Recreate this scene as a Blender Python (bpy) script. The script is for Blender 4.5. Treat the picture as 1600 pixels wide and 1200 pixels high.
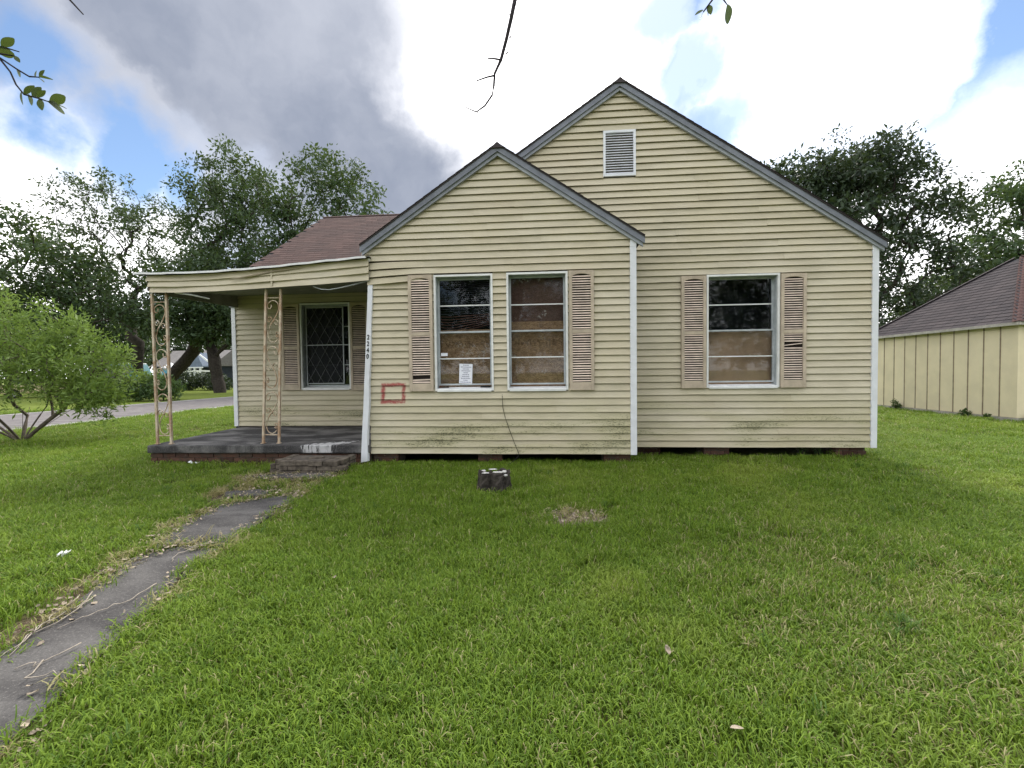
import bpy, math, random
import numpy as np
from mathutils import Matrix, Vector

rad = math.radians
for o in list(bpy.data.objects): bpy.data.objects.remove(o)
scene = bpy.context.scene
COL = scene.collection

# ------------------------------------------------------------------ camera
CAM_YAW, CAM_PITCH, CAM_ROLL = .0745, -.0279, -.0118
cam_d = bpy.data.cameras.new('camera'); cam = bpy.data.objects.new('camera', cam_d); COL.objects.link(cam)
cam_d.sensor_width = 36; cam_d.lens = 660/1600*36; cam_d.clip_start = .05; cam_d.clip_end = 3000
def cam_axes(y, p, r):
    f = Vector((-math.sin(y), math.cos(y), 0)); rt = Vector((math.cos(y), math.sin(y), 0)); up = Vector((0, 0, 1))
    f2 = f*math.cos(p)+up*math.sin(p); u2 = up*math.cos(p)-f*math.sin(p)
    return rt*math.cos(r)+u2*math.sin(r), u2*math.cos(r)-rt*math.sin(r), f2
_r, _u, _f = cam_axes(CAM_YAW, CAM_PITCH, CAM_ROLL)
cam.matrix_world = Matrix(((_r.x, _u.x, -_f.x, 0), (_r.y, _u.y, -_f.y, -6.13), (_r.z, _u.z, -_f.z, 1.359), (0, 0, 0, 1)))
scene.camera = cam

# ------------------------------------------------------------------ node helper
class NT:
    def __init__(s, tree): s.t = tree; s.t.nodes.clear()
    def n(s, typ, ins=None, **props):
        nd = s.t.nodes.new(typ)
        for k, v in props.items(): setattr(nd, k, v)
        for k, v in (ins or {}).items():
            sk = nd.inputs[k]
            if isinstance(v, bpy.types.NodeSocket): s.t.links.new(v, sk)
            else:
                if sk.type == 'RGBA' and len(v) == 3: v = (*v, 1)
                sk.default_value = v
        return nd
    def math(s, op, a, b=0., c=0., clamp=False): return s.n('ShaderNodeMath', {0: a, 1: b, 2: c}, operation=op, use_clamp=clamp).outputs[0]
    def vmath(s, op, a, b=(0, 0, 0), scale=None):
        nd = s.n('ShaderNodeVectorMath', {0: a, 1: b}, operation=op)
        if scale is not None: nd.inputs['Scale'].default_value = scale
        return nd.outputs['Value'] if op in ('LENGTH', 'DISTANCE', 'DOT_PRODUCT') else nd.outputs[0]
    def mix(s, f, a, b, blend='MIX'):
        return s.n('ShaderNodeMix', {0: f, 6: a, 7: b}, data_type='RGBA', blend_type=blend, clamp_factor=True).outputs[2]
    def noise(s, vec, scale, detail=4., rough=.55, dist=0., out=0):
        return s.n('ShaderNodeTexNoise', {'Vector': vec, 'Scale': scale, 'Detail': detail, 'Roughness': rough, 'Distortion': dist}).outputs[out]
    def ramp(s, f, a, b, lo=0., hi=1.):
        return s.n('ShaderNodeMapRange', {0: f, 1: a, 2: b, 3: lo, 4: hi}, interpolation_type='SMOOTHSTEP').outputs[0]
    def pos(s): return s.n('ShaderNodeNewGeometry').outputs['Position']
    def obj(s): return s.n('ShaderNodeTexCoord').outputs['Object']
    def rnd(s): return s.n('ShaderNodeObjectInfo').outputs['Random']
    def sep(s, v): return s.n('ShaderNodeSeparateXYZ', {0: v}).outputs
    def scale(s, v, k): return s.vmath('MULTIPLY', v, k)

# ------------------------------------------------------------------ sky, sun, exposure
SUN_EL, SUN_AZ = 52., 8.      # the sun stands behind the house, a little to the right of straight ahead
world = bpy.data.worlds.new('World'); scene.world = world; world.use_nodes = True
w = NT(world.node_tree)
D = w.vmath('NORMALIZE', w.n('ShaderNodeTexCoord').outputs['Generated'])
nwarp = w.vmath('SUBTRACT', w.noise(D, 2.6, 4., .55, 0., 1), (.5, .5, .5))
nfine = w.vmath('SUBTRACT', w.noise(D, 8., 7., .62, 0., 1), (.5, .5, .5))
Dw = w.vmath('ADD', D, w.vmath('ADD', w.scale(nwarp, (.20, .20, .20)), w.scale(nfine, (.11, .11, .11))))
def lobe(c, r0, r1):            # 1 inside r0, 0 outside r1 (chord distance on the sky sphere)
    v = Vector(c).normalized()
    return w.ramp(w.vmath('DISTANCE', Dw, tuple(v)), r1, r0)
def union(lst):
    acc = lst[0]
    for x in lst[1:]: acc = w.math('MAXIMUM', acc, x)
    return acc
sep = w.sep(D)
cover = w.ramp(w.noise(Dw, 2.1, 4., .55), .36, .56)
white = union([lobe((0, .79, .61), .16, .25), lobe((.15, .79, .60), .10, .19), lobe((-.12, .80, .58), .10, .20), lobe((.47, .72, .50), .10, .20), lobe((.40, .74, .55), .08, .16),
               lobe((-.77, .57, .27), .10, .17), lobe((-.68, .67, .26), .05, .11), lobe((-.80, .56, .14), .15, .28), lobe((.70, .66, .20), .10, .34), lobe((.45, .84, .12), .15, .4), lobe((0, .86, .78), .2, .36)])
dark = union([lobe((-.46, .70, .55), .16, .30), lobe((-.40, .80, .45), .12, .27), lobe((-.56, .62, .58), .12, .25), lobe((-.30, .86, .41), .08, .24), lobe((-.34, .74, .64), .14, .27), lobe((-.27, .90, .33), .08, .24), lobe((-.44, .84, .33), .05, .2)])
grey = union([dark, w.math('MULTIPLY', lobe((-.60, .70, .38), .10, .22), .86), w.math('MULTIPLY', lobe((-.49, .81, .31), .10, .22), .86), w.math('MULTIPLY', lobe((-.34, .90, .27), .10, .22), .86), w.math('MULTIPLY', lobe((-.62, .62, .47), .20, .36), .88), w.math('MULTIPLY', lobe((-.56, .72, .40), .12, .26), .80), w.math('MULTIPLY', lobe((-.2, .93, .28), .1, .3), .7), w.math('MULTIPLY', lobe((-.66, .5, .58), .12, .3), .88)])
blueL = union([lobe((-.675, .64, .355), .03, .10), lobe((-.72, .555, .44), .02, .09), lobe((-.745, .57, .37), .01, .07), lobe((-.63, .69, .33), .01, .07)])
blueR = union([lobe((.235, .77, .62), .03, .10), lobe((.28, .79, .54), .03, .10), lobe((.33, .82, .46), .03, .11), w.math('MULTIPLY', lobe((.46, .78, .40), .06, .18), .7), w.math('MULTIPLY', lobe((.64, .66, .40), .06, .34), .28)])
blue = w.math('MAXIMUM', w.math('MULTIPLY', blueL, 1.), w.math('MULTIPLY', blueR, .85))
cov = w.math('SUBTRACT', w.math('MAXIMUM', cover, w.math('MAXIMUM', white, grey)), blue, clamp=True)
cov = w.math('MAXIMUM', cov, w.ramp(sep[2], .22, .0))                     # cloud bank thickens at the horizon
body = w.noise(Dw, 3.4, 5., .55)
genshade = w.ramp(w.noise(D, 1.7, 3., .5), .50, .66, 0., .55)
shade = w.math('MAXIMUM', w.math('MULTIPLY', grey, w.ramp(body, .25, .75, 1., .80)), w.math('MULTIPLY', genshade, w.math('SUBTRACT', 1., white, clamp=True)))
shade = w.math('SUBTRACT', shade, w.math('MULTIPLY', white, .5), clamp=True)
shade = w.math('POWER', shade, .6)
ccol = w.mix(shade, (1.55, 1.53, 1.54), (.165, .19, .25))
skyt = w.n('ShaderNodeTexSky', sky_type='NISHITA', sun_disc=False, sun_elevation=rad(SUN_EL), sun_rotation=rad(SUN_AZ), air_density=1.0, dust_density=.15, ozone_density=1.6)
bg1 = w.n('ShaderNodeBackground', {0: skyt.outputs[0], 1: .10})
bg2 = w.n('ShaderNodeBackground', {0: ccol, 1: 1.})
mx = w.n('ShaderNodeMixShader', {0: cov, 1: bg1.outputs[0], 2: bg2.outputs[0]})
w.n('ShaderNodeOutputWorld', {0: mx.outputs[0]})

sun_d = bpy.data.lights.new('sun', 'SUN'); sun = bpy.data.objects.new('sun', sun_d); COL.objects.link(sun)
sun_d.energy = 2.0; sun_d.angle = rad(16); sun_d.color = (1, .95, .86)
sdir = Vector((math.sin(rad(SUN_AZ))*math.cos(rad(SUN_EL)), math.cos(rad(SUN_AZ))*math.cos(rad(SUN_EL)), math.sin(rad(SUN_EL))))
sun.rotation_euler = sdir.to_track_quat('Z', 'Y').to_euler(); sun.location = sdir*80
vs = scene.view_settings; vs.view_transform = 'Standard'; vs.look = 'None'; vs.gamma = 1; vs.use_curve_mapping = False; vs.exposure = .86

# ------------------------------------------------------------------ mesh helpers
rng = np.random.default_rng(7); random.seed(7)
def world_of(o):
    m = o.matrix_basis.copy()
    return world_of(o.parent) @ o.matrix_parent_inverse @ m if o.parent else m
def link(o, parent=None):
    COL.objects.link(o)
    if parent is not None:
        o.parent = parent; o.matrix_parent_inverse = world_of(parent).inverted()
    return o
def thing(name, label, cat, loc=(0, 0, 0), group=None):
    o = bpy.data.objects.new(name, None); o.empty_display_size = .2; o.location = loc; COL.objects.link(o)
    o['label'] = label; o['category'] = cat
    if group: o['group'] = group
    return o
def tag(o, label, cat, group=None, kind=None):
    o['label'] = label
    if cat: o['category'] = cat
    if group: o['group'] = group
    if kind: o['kind'] = kind
    return o
def make_mesh(name, v, f, mat=None, smooth=False):
    me = bpy.data.meshes.new(name); me.from_pydata([tuple(map(float, p)) for p in v], [], [tuple(map(int, q)) for q in f]); me.update()
    if mat: me.materials.append(mat)
    if smooth: me.polygons.foreach_set('use_smooth', [True]*len(me.polygons))
    return me
def mobj(name, v, f, mat, parent=None, smooth=False):
    return link(bpy.data.objects.new(name, make_mesh(name, v, f, mat, smooth)), parent)
def inst(name, me, parent, loc, rot=(0, 0, 0), scl=(1, 1, 1)):
    o = bpy.data.objects.new(name, me); o.location = loc; o.rotation_euler = rot; o.scale = scl
    return link(o, parent)
BF = [(0, 3, 2, 1), (4, 5, 6, 7), (0, 1, 5, 4), (1, 2, 6, 5), (2, 3, 7, 6), (3, 0, 4, 7)]
def boxv(x0, x1, y0, y1, z0, z1):
    return [(x0, y0, z0), (x1, y0, z0), (x1, y1, z0), (x0, y1, z0), (x0, y0, z1), (x1, y0, z1), (x1, y1, z1), (x0, y1, z1)]
class MB:
    def __init__(s): s.v = []; s.f = []
    def add(s, v, f):
        k = len(s.v); s.v += [tuple(p) for p in v]; s.f += [tuple(i+k for i in q) for q in f]; return s
    def box(s, *a): return s.add(boxv(*a), BF)
    def ring(s, x0, x1, z0, z1, t, y0, y1):      # rectangular frame in the XZ plane, mitred into butted bars
        s.box(x0, x0+t, y0, y1, z0, z1); s.box(x1-t, x1, y0, y1, z0, z1)
        s.box(x0+t, x1-t, y0, y1, z1-t, z1); s.box(x0+t, x1-t, y0, y1, z0, z0+t); return s
    def prism(s, poly, d):                        # polygon (3d points) extruded by vector d
        n = len(poly); a = [Vector(p) for p in poly]; b = [p+Vector(d) for p in a]
        f = [tuple(range(n-1, -1, -1)), tuple(range(n, 2*n))]+[(i, (i+1) % n, n+(i+1) % n, n+i) for i in range(n)]
        return s.add([tuple(p) for p in a+b], f)
    def tube(s, pts, r, sides=6, cap=True):
        pts = [Vector(p) for p in pts]; n = len(pts)
        rr = r if hasattr(r, '__len__') else [r]*n
        k = len(s.v); ref = Vector((.31, .17, .93))
        for i, p in enumerate(pts):
            t = (pts[min(i+1, n-1)]-pts[max(i-1, 0)]).normalized()
            a = t.cross(ref)
            if a.length < .05: a = t.cross(Vector((1, 0, 0)))
            a.normalize(); b = t.cross(a)
            for j in range(sides):
                an = 2*math.pi*j/sides; s.v.append(tuple(p+(a*math.cos(an)+b*math.sin(an))*rr[i]))
        for i in range(n-1):
            for j in range(sides):
                j2 = (j+1) % sides; s.f.append((k+i*sides+j, k+i*sides+j2, k+(i+1)*sides+j2, k+(i+1)*sides+j))
        if cap:
            s.f.append(tuple(k+j for j in range(sides-1, -1, -1))); s.f.append(tuple(k+(n-1)*sides+j for j in range(sides)))
        return s
    def obj(s, name, mat, parent=None, smooth=False): return mobj(name, s.v, s.f, mat, parent, smooth)
def box(name, x0, x1, y0, y1, z0, z1, mat, parent=None): return mobj(name, boxv(x0, x1, y0, y1, z0, z1), BF, mat, parent)
def bev(o, wd=.006, seg=2):
    m = o.modifiers.new('bevel', 'BEVEL'); m.width = wd; m.segments = seg; m.limit_method = 'ANGLE'; return o
def fast_mesh(name, V, quads, mat, tint=None, smooth=False):
    me = bpy.data.meshes.new(name); nv, nq = len(V), len(quads)
    me.vertices.add(nv); me.vertices.foreach_set('co', np.asarray(V, np.float32).ravel())
    me.loops.add(nq*4); me.loops.foreach_set('vertex_index', np.asarray(quads, np.int32).ravel())
    me.polygons.add(nq); me.polygons.foreach_set('loop_start', np.arange(nq, dtype=np.int32)*4); me.polygons.foreach_set('loop_total', np.full(nq, 4, np.int32))
    if smooth: me.polygons.foreach_set('use_smooth', np.ones(nq, bool))
    if tint is not None:
        at = me.attributes.new('tint', 'FLOAT', 'POINT'); at.data.foreach_set('value', np.asarray(tint, np.float32))
    me.materials.append(mat); me.update(calc_edges=True); me.validate(); return me

# ------------------------------------------------------------------ materials
def new_mat(name):
    m = bpy.data.materials.new(name); m.use_nodes = True; return m, NT(m.node_tree)
def finish(m, k, col, rough=.7, bump=None, bstr=.3, bdist=.01, spec=.3, metal=0., extra=None):
    ins = {'Base Color': col, 'Roughness': rough, 'Specular IOR Level': spec, 'Metallic': metal}
    if bump is not None: ins['Normal'] = k.n('ShaderNodeBump', {'Height': bump, 'Strength': bstr, 'Distance': bdist}).outputs[0]
    if extra: ins.update(extra)
    k.n('ShaderNodeOutputMaterial', {0: k.n('ShaderNodeBsdfPrincipled', ins).outputs[0]}); return m
def simple(name, c, rough=.6, var=.12, scale=6., bump=.15, spec=.3, metal=0., rndv=.06):
    m, k = new_mat(name); P = k.pos(); n = k.noise(P, scale, 6., .6); fine = k.noise(P, scale*14, 4., .6)
    f = k.math('ADD', k.math('ADD', k.ramp(n, .3, .7, 1-var, 1+var), k.math('MULTIPLY', k.math('SUBTRACT', fine, .5), var)), k.math('MULTIPLY', k.math('SUBTRACT', k.rnd(), .5), rndv*2))
    col = k.vmath('SCALE', c); sc = col.node; k.t.links.new(f, sc.inputs['Scale'])
    return finish(m, k, col, rough, fine, bump, .004, spec, metal)

def siding_mat():
    m, k = new_mat('vinyl_siding'); P = k.pos(); s = k.sep(P); x, z = s[0], s[2]
    base = k.mix(k.rnd(), (.495, .440, .312), (.565, .51, .375))
    chalk = k.ramp(k.noise(P, 1.1, 5., .6), .38, .7)
    base = k.mix(k.math('MULTIPLY', chalk, .4), base, (.60, .555, .45))
    grime = k.ramp(k.noise(k.scale(P, (.6, 1, 2.2)), 2.2, 6., .65), .42, .72)
    base = k.mix(k.math('MULTIPLY', grime, .42), base, (.33, .30, .21))
    # algae: black-green specks in patches, thickest on the lowest boards
    low = k.ramp(z, 1.30, .35); patch = k.ramp(k.noise(k.scale(P, (.38, 1, 2.6)), 1.5, 6., .65), .34, .66)
    pale = k.math('MULTIPLY', k.math('MULTIPLY', low, patch), .55)
    base = k.mix(pale, base, (.30, .30, .12))
    spk = k.noise(k.scale(P, (.5, 1, 1.4)), 62., 6., .78)
    thr = k.math('SUBTRACT', .68, k.math('MULTIPLY', k.math('MULTIPLY', low, patch), .255))
    speck = k.math('MULTIPLY', k.ramp(k.math('SUBTRACT', spk, thr), .0, .10), .72)
    base = k.mix(speck, base, (.035, .04, .02))
    edge = k.ramp(k.noise(k.scale(P, (3, 3, 30)), 3., 4., .6), .62, .8)
    base = k.mix(k.math('MULTIPLY', edge, .22), base, (.22, .21, .12))
    # red spray-painted square outline beside the shutter
    wob = k.math('MULTIPLY', k.math('SUBTRACT', k.noise(P, 9., 3., .5), .5), .05)
    dx = k.math('SUBTRACT', k.math('ABSOLUTE', k.math('ADD', k.math('ADD', x, 2.222), k.math('ADD', wob, k.math('MULTIPLY', k.math('SUBTRACT', z, 1.06), -.06)))), .155)
    dz = k.math('SUBTRACT', k.math('ABSOLUTE', k.math('ADD', k.math('SUBTRACT', z, 1.068), wob)), .125)
    dd = k.math('ABSOLUTE', k.math('MAXIMUM', dx, dz))
    soft = k.math('MULTIPLY', k.ramp(dd, .042, .010), k.ramp(k.noise(P, 30., 4., .6), .28, .55, .45, 1.))
    red = k.math('MULTIPLY', soft, k.ramp(s[1], .1, .05))
    base = k.mix(k.math('MULTIPLY', red, .92), base, (.30, .04, .04))
    grain = k.noise(k.scale(P, (1.5, 1, 14)), 24., 3., .6)
    return finish(m, k, base, .55, grain, .12, .002, .3)
M = {}
M['siding'] = siding_mat()
M['trim'] = simple('white_vinyl_trim', (.70, .72, .76), .5, .06, 4., .1)
M['casing'] = simple('white_window_casing', (.74, .75, .74), .5, .08, 7., .1)
M['alu'] = simple('dull_aluminium', (.42, .45, .47), .45, .15, 8., .15, .4)
M['jamb'] = simple('grey_window_jamb', (.34, .37, .38), .6, .18, 8., .15)
M['rake'] = simple('grey_rake_board', (.185, .20, .235), .6, .15, 5., .15)
M['rake2'] = simple('pale_rake_trim', (.30, .32, .355), .55, .12, 5., .1)
M['shutter'] = simple('faded_tan_shutter', (.47, .395, .305), .65, .16, 6., .2, .3, 0, .08)
M['slat'] = simple('pink_tan_louvre', (.64, .53, .44), .65, .14, 9., .15, .3, 0, .16)
M['slotback'] = simple('painted_slot_shade', (.016, .011, .009), .9, .2, 9., .1)  # near-black paints the shade in the gaps between louvres
M['lattice'] = simple('dull_grille', (.13, .135, .14), .6, .2, 9., .1)
M['dark'] = simple('painted_interior_shade', (.012, .013, .015), .9, .2, 3., .1, .1)  # near-black stands in for unlit rooms and hollows behind openings
M['soffit'] = simple('grey_soffit', (.22, .22, .19), .7, .2, 5., .15)
M['flash'] = simple('white_drip_edge', (.72, .73, .74), .45, .10, 10., .1)
M['black_felt'] = simple('black_roof_felt', (.02, .02, .024), .9, .25, 10., .3)
M['wood_under'] = simple('weathered_timber', (.10, .085, .07), .85, .3, 8., .3)
M['paper'] = None
M['numeral'] = simple('black_numeral', (.015, .015, .018), .6, .1, 5., .05)
M['cable'] = simple('black_cable', (.012, .012, .012), .5, .1, 5., .05)
M['bark'] = simple('grey_brown_bark', (.040, .034, .029), .9, .35, 7., .6, .15)
M['bark2'] = simple('pale_twig_bark', (.12, .10, .08), .85, .3, 12., .5, .15)
M['twig'] = simple('dark_twig_bark', (.035, .03, .034), .85, .3, 30., .5, .15)

def shingle_mat(name, a, b, c):
    m, k = new_mat(name); P = k.pos(); r = k.rnd()
    sp = k.noise(P, 160., 3., .7); big = k.ramp(k.noise(P, 1.4, 4., .6), .35, .7)
    col = k.mix(r, a, b); col = k.mix(k.math('MULTIPLY', big, .45), col, c)
    col = k.mix(k.ramp(sp, .35, .7), k.mix(.4, col, (.01, .01, .01)), col)
    return finish(m, k, col, .92, sp, .6, .004, .2)
M['shingle'] = shingle_mat('brown_asphalt_shingle', (.082, .050, .045), (.128, .079, .069), (.066, .049, .046))
M['shingle2'] = shingle_mat('grey_brown_shingle', (.056, .048, .052), (.088, .074, .077), (.05, .046, .052))
M['hipcap'] = shingle_mat('rusty_hip_cap', (.085, .045, .042), (.11, .058, .052), (.07, .046, .045))

def brick_mat():
    m, k = new_mat('weathered_brick'); P = k.pos(); r = k.rnd()
    col = k.mix(r, (.060, .032, .024), (.115, .062, .044))
    col = k.mix(k.ramp(k.noise(P, 9., 5., .65), .42, .7), col, (.055, .045, .035))
    col = k.mix(k.ramp(k.noise(P, 22., 4., .6), .64, .78), col, (.36, .33, .28))
    return finish(m, k, col, .92, k.noise(P, 70., 4., .6), .6, .006, .15)
M['brick'] = brick_mat()
M['step_brick'] = simple('mossy_grey_brick', (.115, .098, .078), .92, .45, 12., .6, .15, 0, .12)
M['mortar'] = simple('dirty_mortar', (.10, .085, .07), .95, .3, 14., .5)

def concrete_mat(name, light=(.20, .195, .19), darkc=(.042, .041, .042), lo=.42, hi=.66, white=False):
    m, k = new_mat(name); P = k.pos(); s = k.sep(P)
    n = k.noise(k.scale(P, (.8, 1.7, 1)), 1.7, 7., .6, .4); n2 = k.noise(P, 7., 6., .65)
    col = k.mix(k.ramp(n, lo, hi), darkc, light)
    col = k.mix(k.math('MULTIPLY', k.ramp(n2, .5, .75), .5), col, k.mix(.5, col, (.02, .02, .022)))
    sp = k.noise(P, 75., 4., .75); col = k.mix(k.math('MULTIPLY', k.ramp(sp, .54, .68), .45), col, (.30, .285, .265)); col = k.mix(k.math('MULTIPLY', k.ramp(sp, .46, .34), .4), col, (.02, .02, .02))
    if white:   # spilled white paint on the slab edge
        ex = k.math('DIVIDE', k.math('ADD', s[0], 3.27), .42); ey = k.math('DIVIDE', k.math('SUBTRACT', s[1], k.math('ADD', .02, k.math('MULTIPLY', k.math('ADD', s[0], 3.27), .45))), .20)
        d = k.math('ADD', k.math('MULTIPLY', ex, ex), k.math('MULTIPLY', ey, ey))
        nz = k.noise(k.scale(P, (2.2, .9, .5)), 6., 6., .75)
        wmask = k.ramp(k.math('ADD', d, k.math('MULTIPLY', k.math('SUBTRACT', nz, .5), 5.5)), .75, .2)
        drip = k.math('MULTIPLY', k.ramp(k.math('ABSOLUTE', k.math('ADD', s[0], 3.33)), .27, .22), k.math('MULTIPLY', k.ramp(k.noise(k.scale(P, (14, 1, .6)), 3., 4., .7), .48, .60), k.ramp(s[1], -.03, -.045)))
        col = k.mix(k.math('MULTIPLY', k.math('MAXIMUM', wmask, drip), .8), col, (.55, .55, .55))
    return finish(m, k, col, .85, k.math('ADD', n2, sp), .6, .008, .25)
M['slab'] = concrete_mat('porch_concrete', white=True)
M['path'] = concrete_mat('path_concrete', (.128, .122, .117), (.055, .052, .051), .34, .68)
M['asphalt'] = concrete_mat('road_asphalt', (.19, .175, .17), (.12, .11, .112), .3, .7)
M['gutter'] = concrete_mat('gutter_concrete', (.30, .29, .28), (.2, .195, .19), .3, .7)

def osb_mat(name, a, b, paint=True):
    m, k = new_mat(name); P = k.pos()
    n = k.noise(k.scale(P, (9, 1, 26)), 1.6, 5., .6, 1.6); n2 = k.noise(k.scale(P, (14, 1, 14)), 1.3, 3., .6, 2.4)
    col = k.mix(k.ramp(n, .35, .65), a, b); col = k.mix(k.math('MULTIPLY', k.ramp(n2, .5, .62), .5), col, k.mix(.5, a, (.03, .015, .01)))
    if paint:
        pm = k.math('MULTIPLY', k.ramp(k.noise(P, 4.2, 3., .5), .60, .68), k.ramp(k.noise(P, 32., 5., .7), .50, .58))
        col = k.mix(k.math('MULTIPLY', pm, .8), col, (.55, .48, .42))
        sq = k.sep(P); colm = k.noise(k.n('ShaderNodeCombineXYZ', {0: k.math('FLOOR', k.math('MULTIPLY', sq[0], 46.)), 1: k.math('FLOOR', k.math('MULTIPLY', sq[2], 40.)), 2: 0.}).outputs[0], .9, 1., .5)      # faded ink stamp
        stamp = k.math('MULTIPLY', k.math('GREATER_THAN', colm, .5), k.ramp(k.math('ABSOLUTE', k.math('SUBTRACT', sq[2], 1.79)), .055, .045))
        col = k.mix(k.math('MULTIPLY', stamp, .38), col, (.03, .018, .012))
    return finish(m, k, col, .75, n, .2, .003, .2)
M['osb'] = osb_mat('strand_board', (.30, .165, .09), (.52, .32, .18))
M['osb_plain'] = osb_mat('strand_board_plain', (.16, .08, .042), (.29, .16, .085), False)
M['ply'] = simple('brown_panel', (.46, .29, .185), .7, .12, 3., .1)
M['blind'] = simple('dark_blind_slat', (.035, .038, .045), .6, .2, 5., .1)
M['curtain'] = simple('drooping_red_brown_blind', (.12, .055, .04), .75, .2, 5., .1)

def glass_mat():
    m, k = new_mat('window_glass')
    fr = k.n('ShaderNodeFresnel', {'IOR': 1.45}).outputs[0]
    dirt = k.ramp(k.noise(k.pos(), 5., 6., .7), .5, .85, 0., .09)
    tr = k.n('ShaderNodeBsdfTransparent', {0: (.86, .89, .90)}).outputs[0]; gl = k.n('ShaderNodeBsdfGlossy', {0: (1, 1, 1), 1: .03}).outputs[0]
    df = k.n('ShaderNodeBsdfDiffuse', {0: (.4, .4, .38)}).outputs[0]
    a = k.n('ShaderNodeMixShader', {0: k.math('MULTIPLY', fr, .5, clamp=True), 1: tr, 2: gl}).outputs[0]
    k.n('ShaderNodeOutputMaterial', {0: k.n('ShaderNodeMixShader', {0: dirt, 1: a, 2: df}).outputs[0]}); return m
M['glass'] = glass_mat()
def screen_mat():
    m, k = new_mat('insect_screen')
    df = k.n('ShaderNodeBsdfDiffuse', {0: (.03, .033, .035)}).outputs[0]; tr = k.n('ShaderNodeBsdfTransparent', {0: (1, 1, 1)}).outputs[0]
    k.n('ShaderNodeOutputMaterial', {0: k.n('ShaderNodeMixShader', {0: .6, 1: tr, 2: df}).outputs[0]}); return m
M['screen'] = screen_mat()
def iron_mat():
    m, k = new_mat('rusty_painted_iron'); P = k.pos()
    n = k.noise(k.scale(P, (1, 1, .5)), 13., 6., .7)
    col = k.mix(k.ramp(n, .38, .62), (.58, .50, .38), (.36, .235, .145)); col = k.mix(k.ramp(k.noise(P, 40., 4., .6), .55, .72), col, (.52, .45, .38))
    return finish(m, k, col, .75, n, .4, .004, .3)
M['iron'] = iron_mat()
def paper_mat():
    m, k = new_mat('printed_paper'); P = k.sep(k.obj()); x, z = P[0], P[2]
    ln = k.math('FRACT', k.math('MULTIPLY', z, 36.)); row = k.math('FLOOR', k.math('MULTIPLY', z, 36.))
    wv = k.noise(k.n('ShaderNodeCombineXYZ', {0: k.math('MULTIPLY', x, 150.), 1: row, 2: 0.}).outputs[0], 1., 3., .8)
    wid = k.ramp(k.noise(k.n('ShaderNodeCombineXYZ', {0: row, 1: 3.3, 2: 0.}).outputs[0], 1.7, 1., .5), .3, .7, .035, .085)
    ink = k.math('MULTIPLY', k.math('MULTIPLY', k.ramp(wv, .42, .52), k.ramp(k.math('ABSOLUTE', k.math('SUBTRACT', ln, .5)), .34, .2)), k.math('LESS_THAN', k.math('ABSOLUTE', x), wid))
    return finish(m, k, k.mix(k.math('MULTIPLY', ink, .75), (.78, .79, .86), (.10, .11, .2)), .8, None, spec=.2)
M['paper'] = paper_mat()
def leaf_mat(name, a, b, c, transl=.35, rough=.5):
    m, k = new_mat(name); t = k.n('ShaderNodeAttribute', attribute_name='tint').outputs['Fac']
    big = k.ramp(k.noise(k.pos(), .9, 3., .5), .35, .65)
    col = k.mix(t, a, b); col = k.mix(k.math('MULTIPLY', big, .5), col, c)
    pr = k.n('ShaderNodeBsdfPrincipled', {'Base Color': col, 'Roughness': rough, 'Specular IOR Level': .25}).outputs[0]
    tl = k.n('ShaderNodeBsdfTranslucent', {0: k.mix(.35, col, (.22, .30, .03))}).outputs[0]
    k.n('ShaderNodeOutputMaterial', {0: k.n('ShaderNodeMixShader', {0: transl, 1: pr, 2: tl}).outputs[0]}); return m
M['leaf_oak'] = leaf_mat('oak_leaf', (.028, .052, .026), (.062, .098, .042), (.042, .075, .036), .25)
M['leaf_mid'] = leaf_mat('mid_green_leaf', (.030, .060, .029), (.068, .108, .046), (.042, .078, .034), .26)
M['leaf_dark'] = leaf_mat('dark_evergreen_leaf', (.020, .036, .024), (.055, .082, .044), (.030, .048, .030), .15)
M['leaf_shrub'] = leaf_mat('light_shrub_leaf', (.12, .20, .045), (.27, .37, .09), (.16, .26, .06), .42)
M['leaf_hedge'] = leaf_mat('hedge_leaf', (.035, .075, .022), (.08, .13, .04), (.05, .095, .03), .3)
M['leaf_near'] = leaf_mat('broad_leaf', (.045, .072, .028), (.075, .105, .04), (.055, .085, .032), .3, .4)

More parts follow.
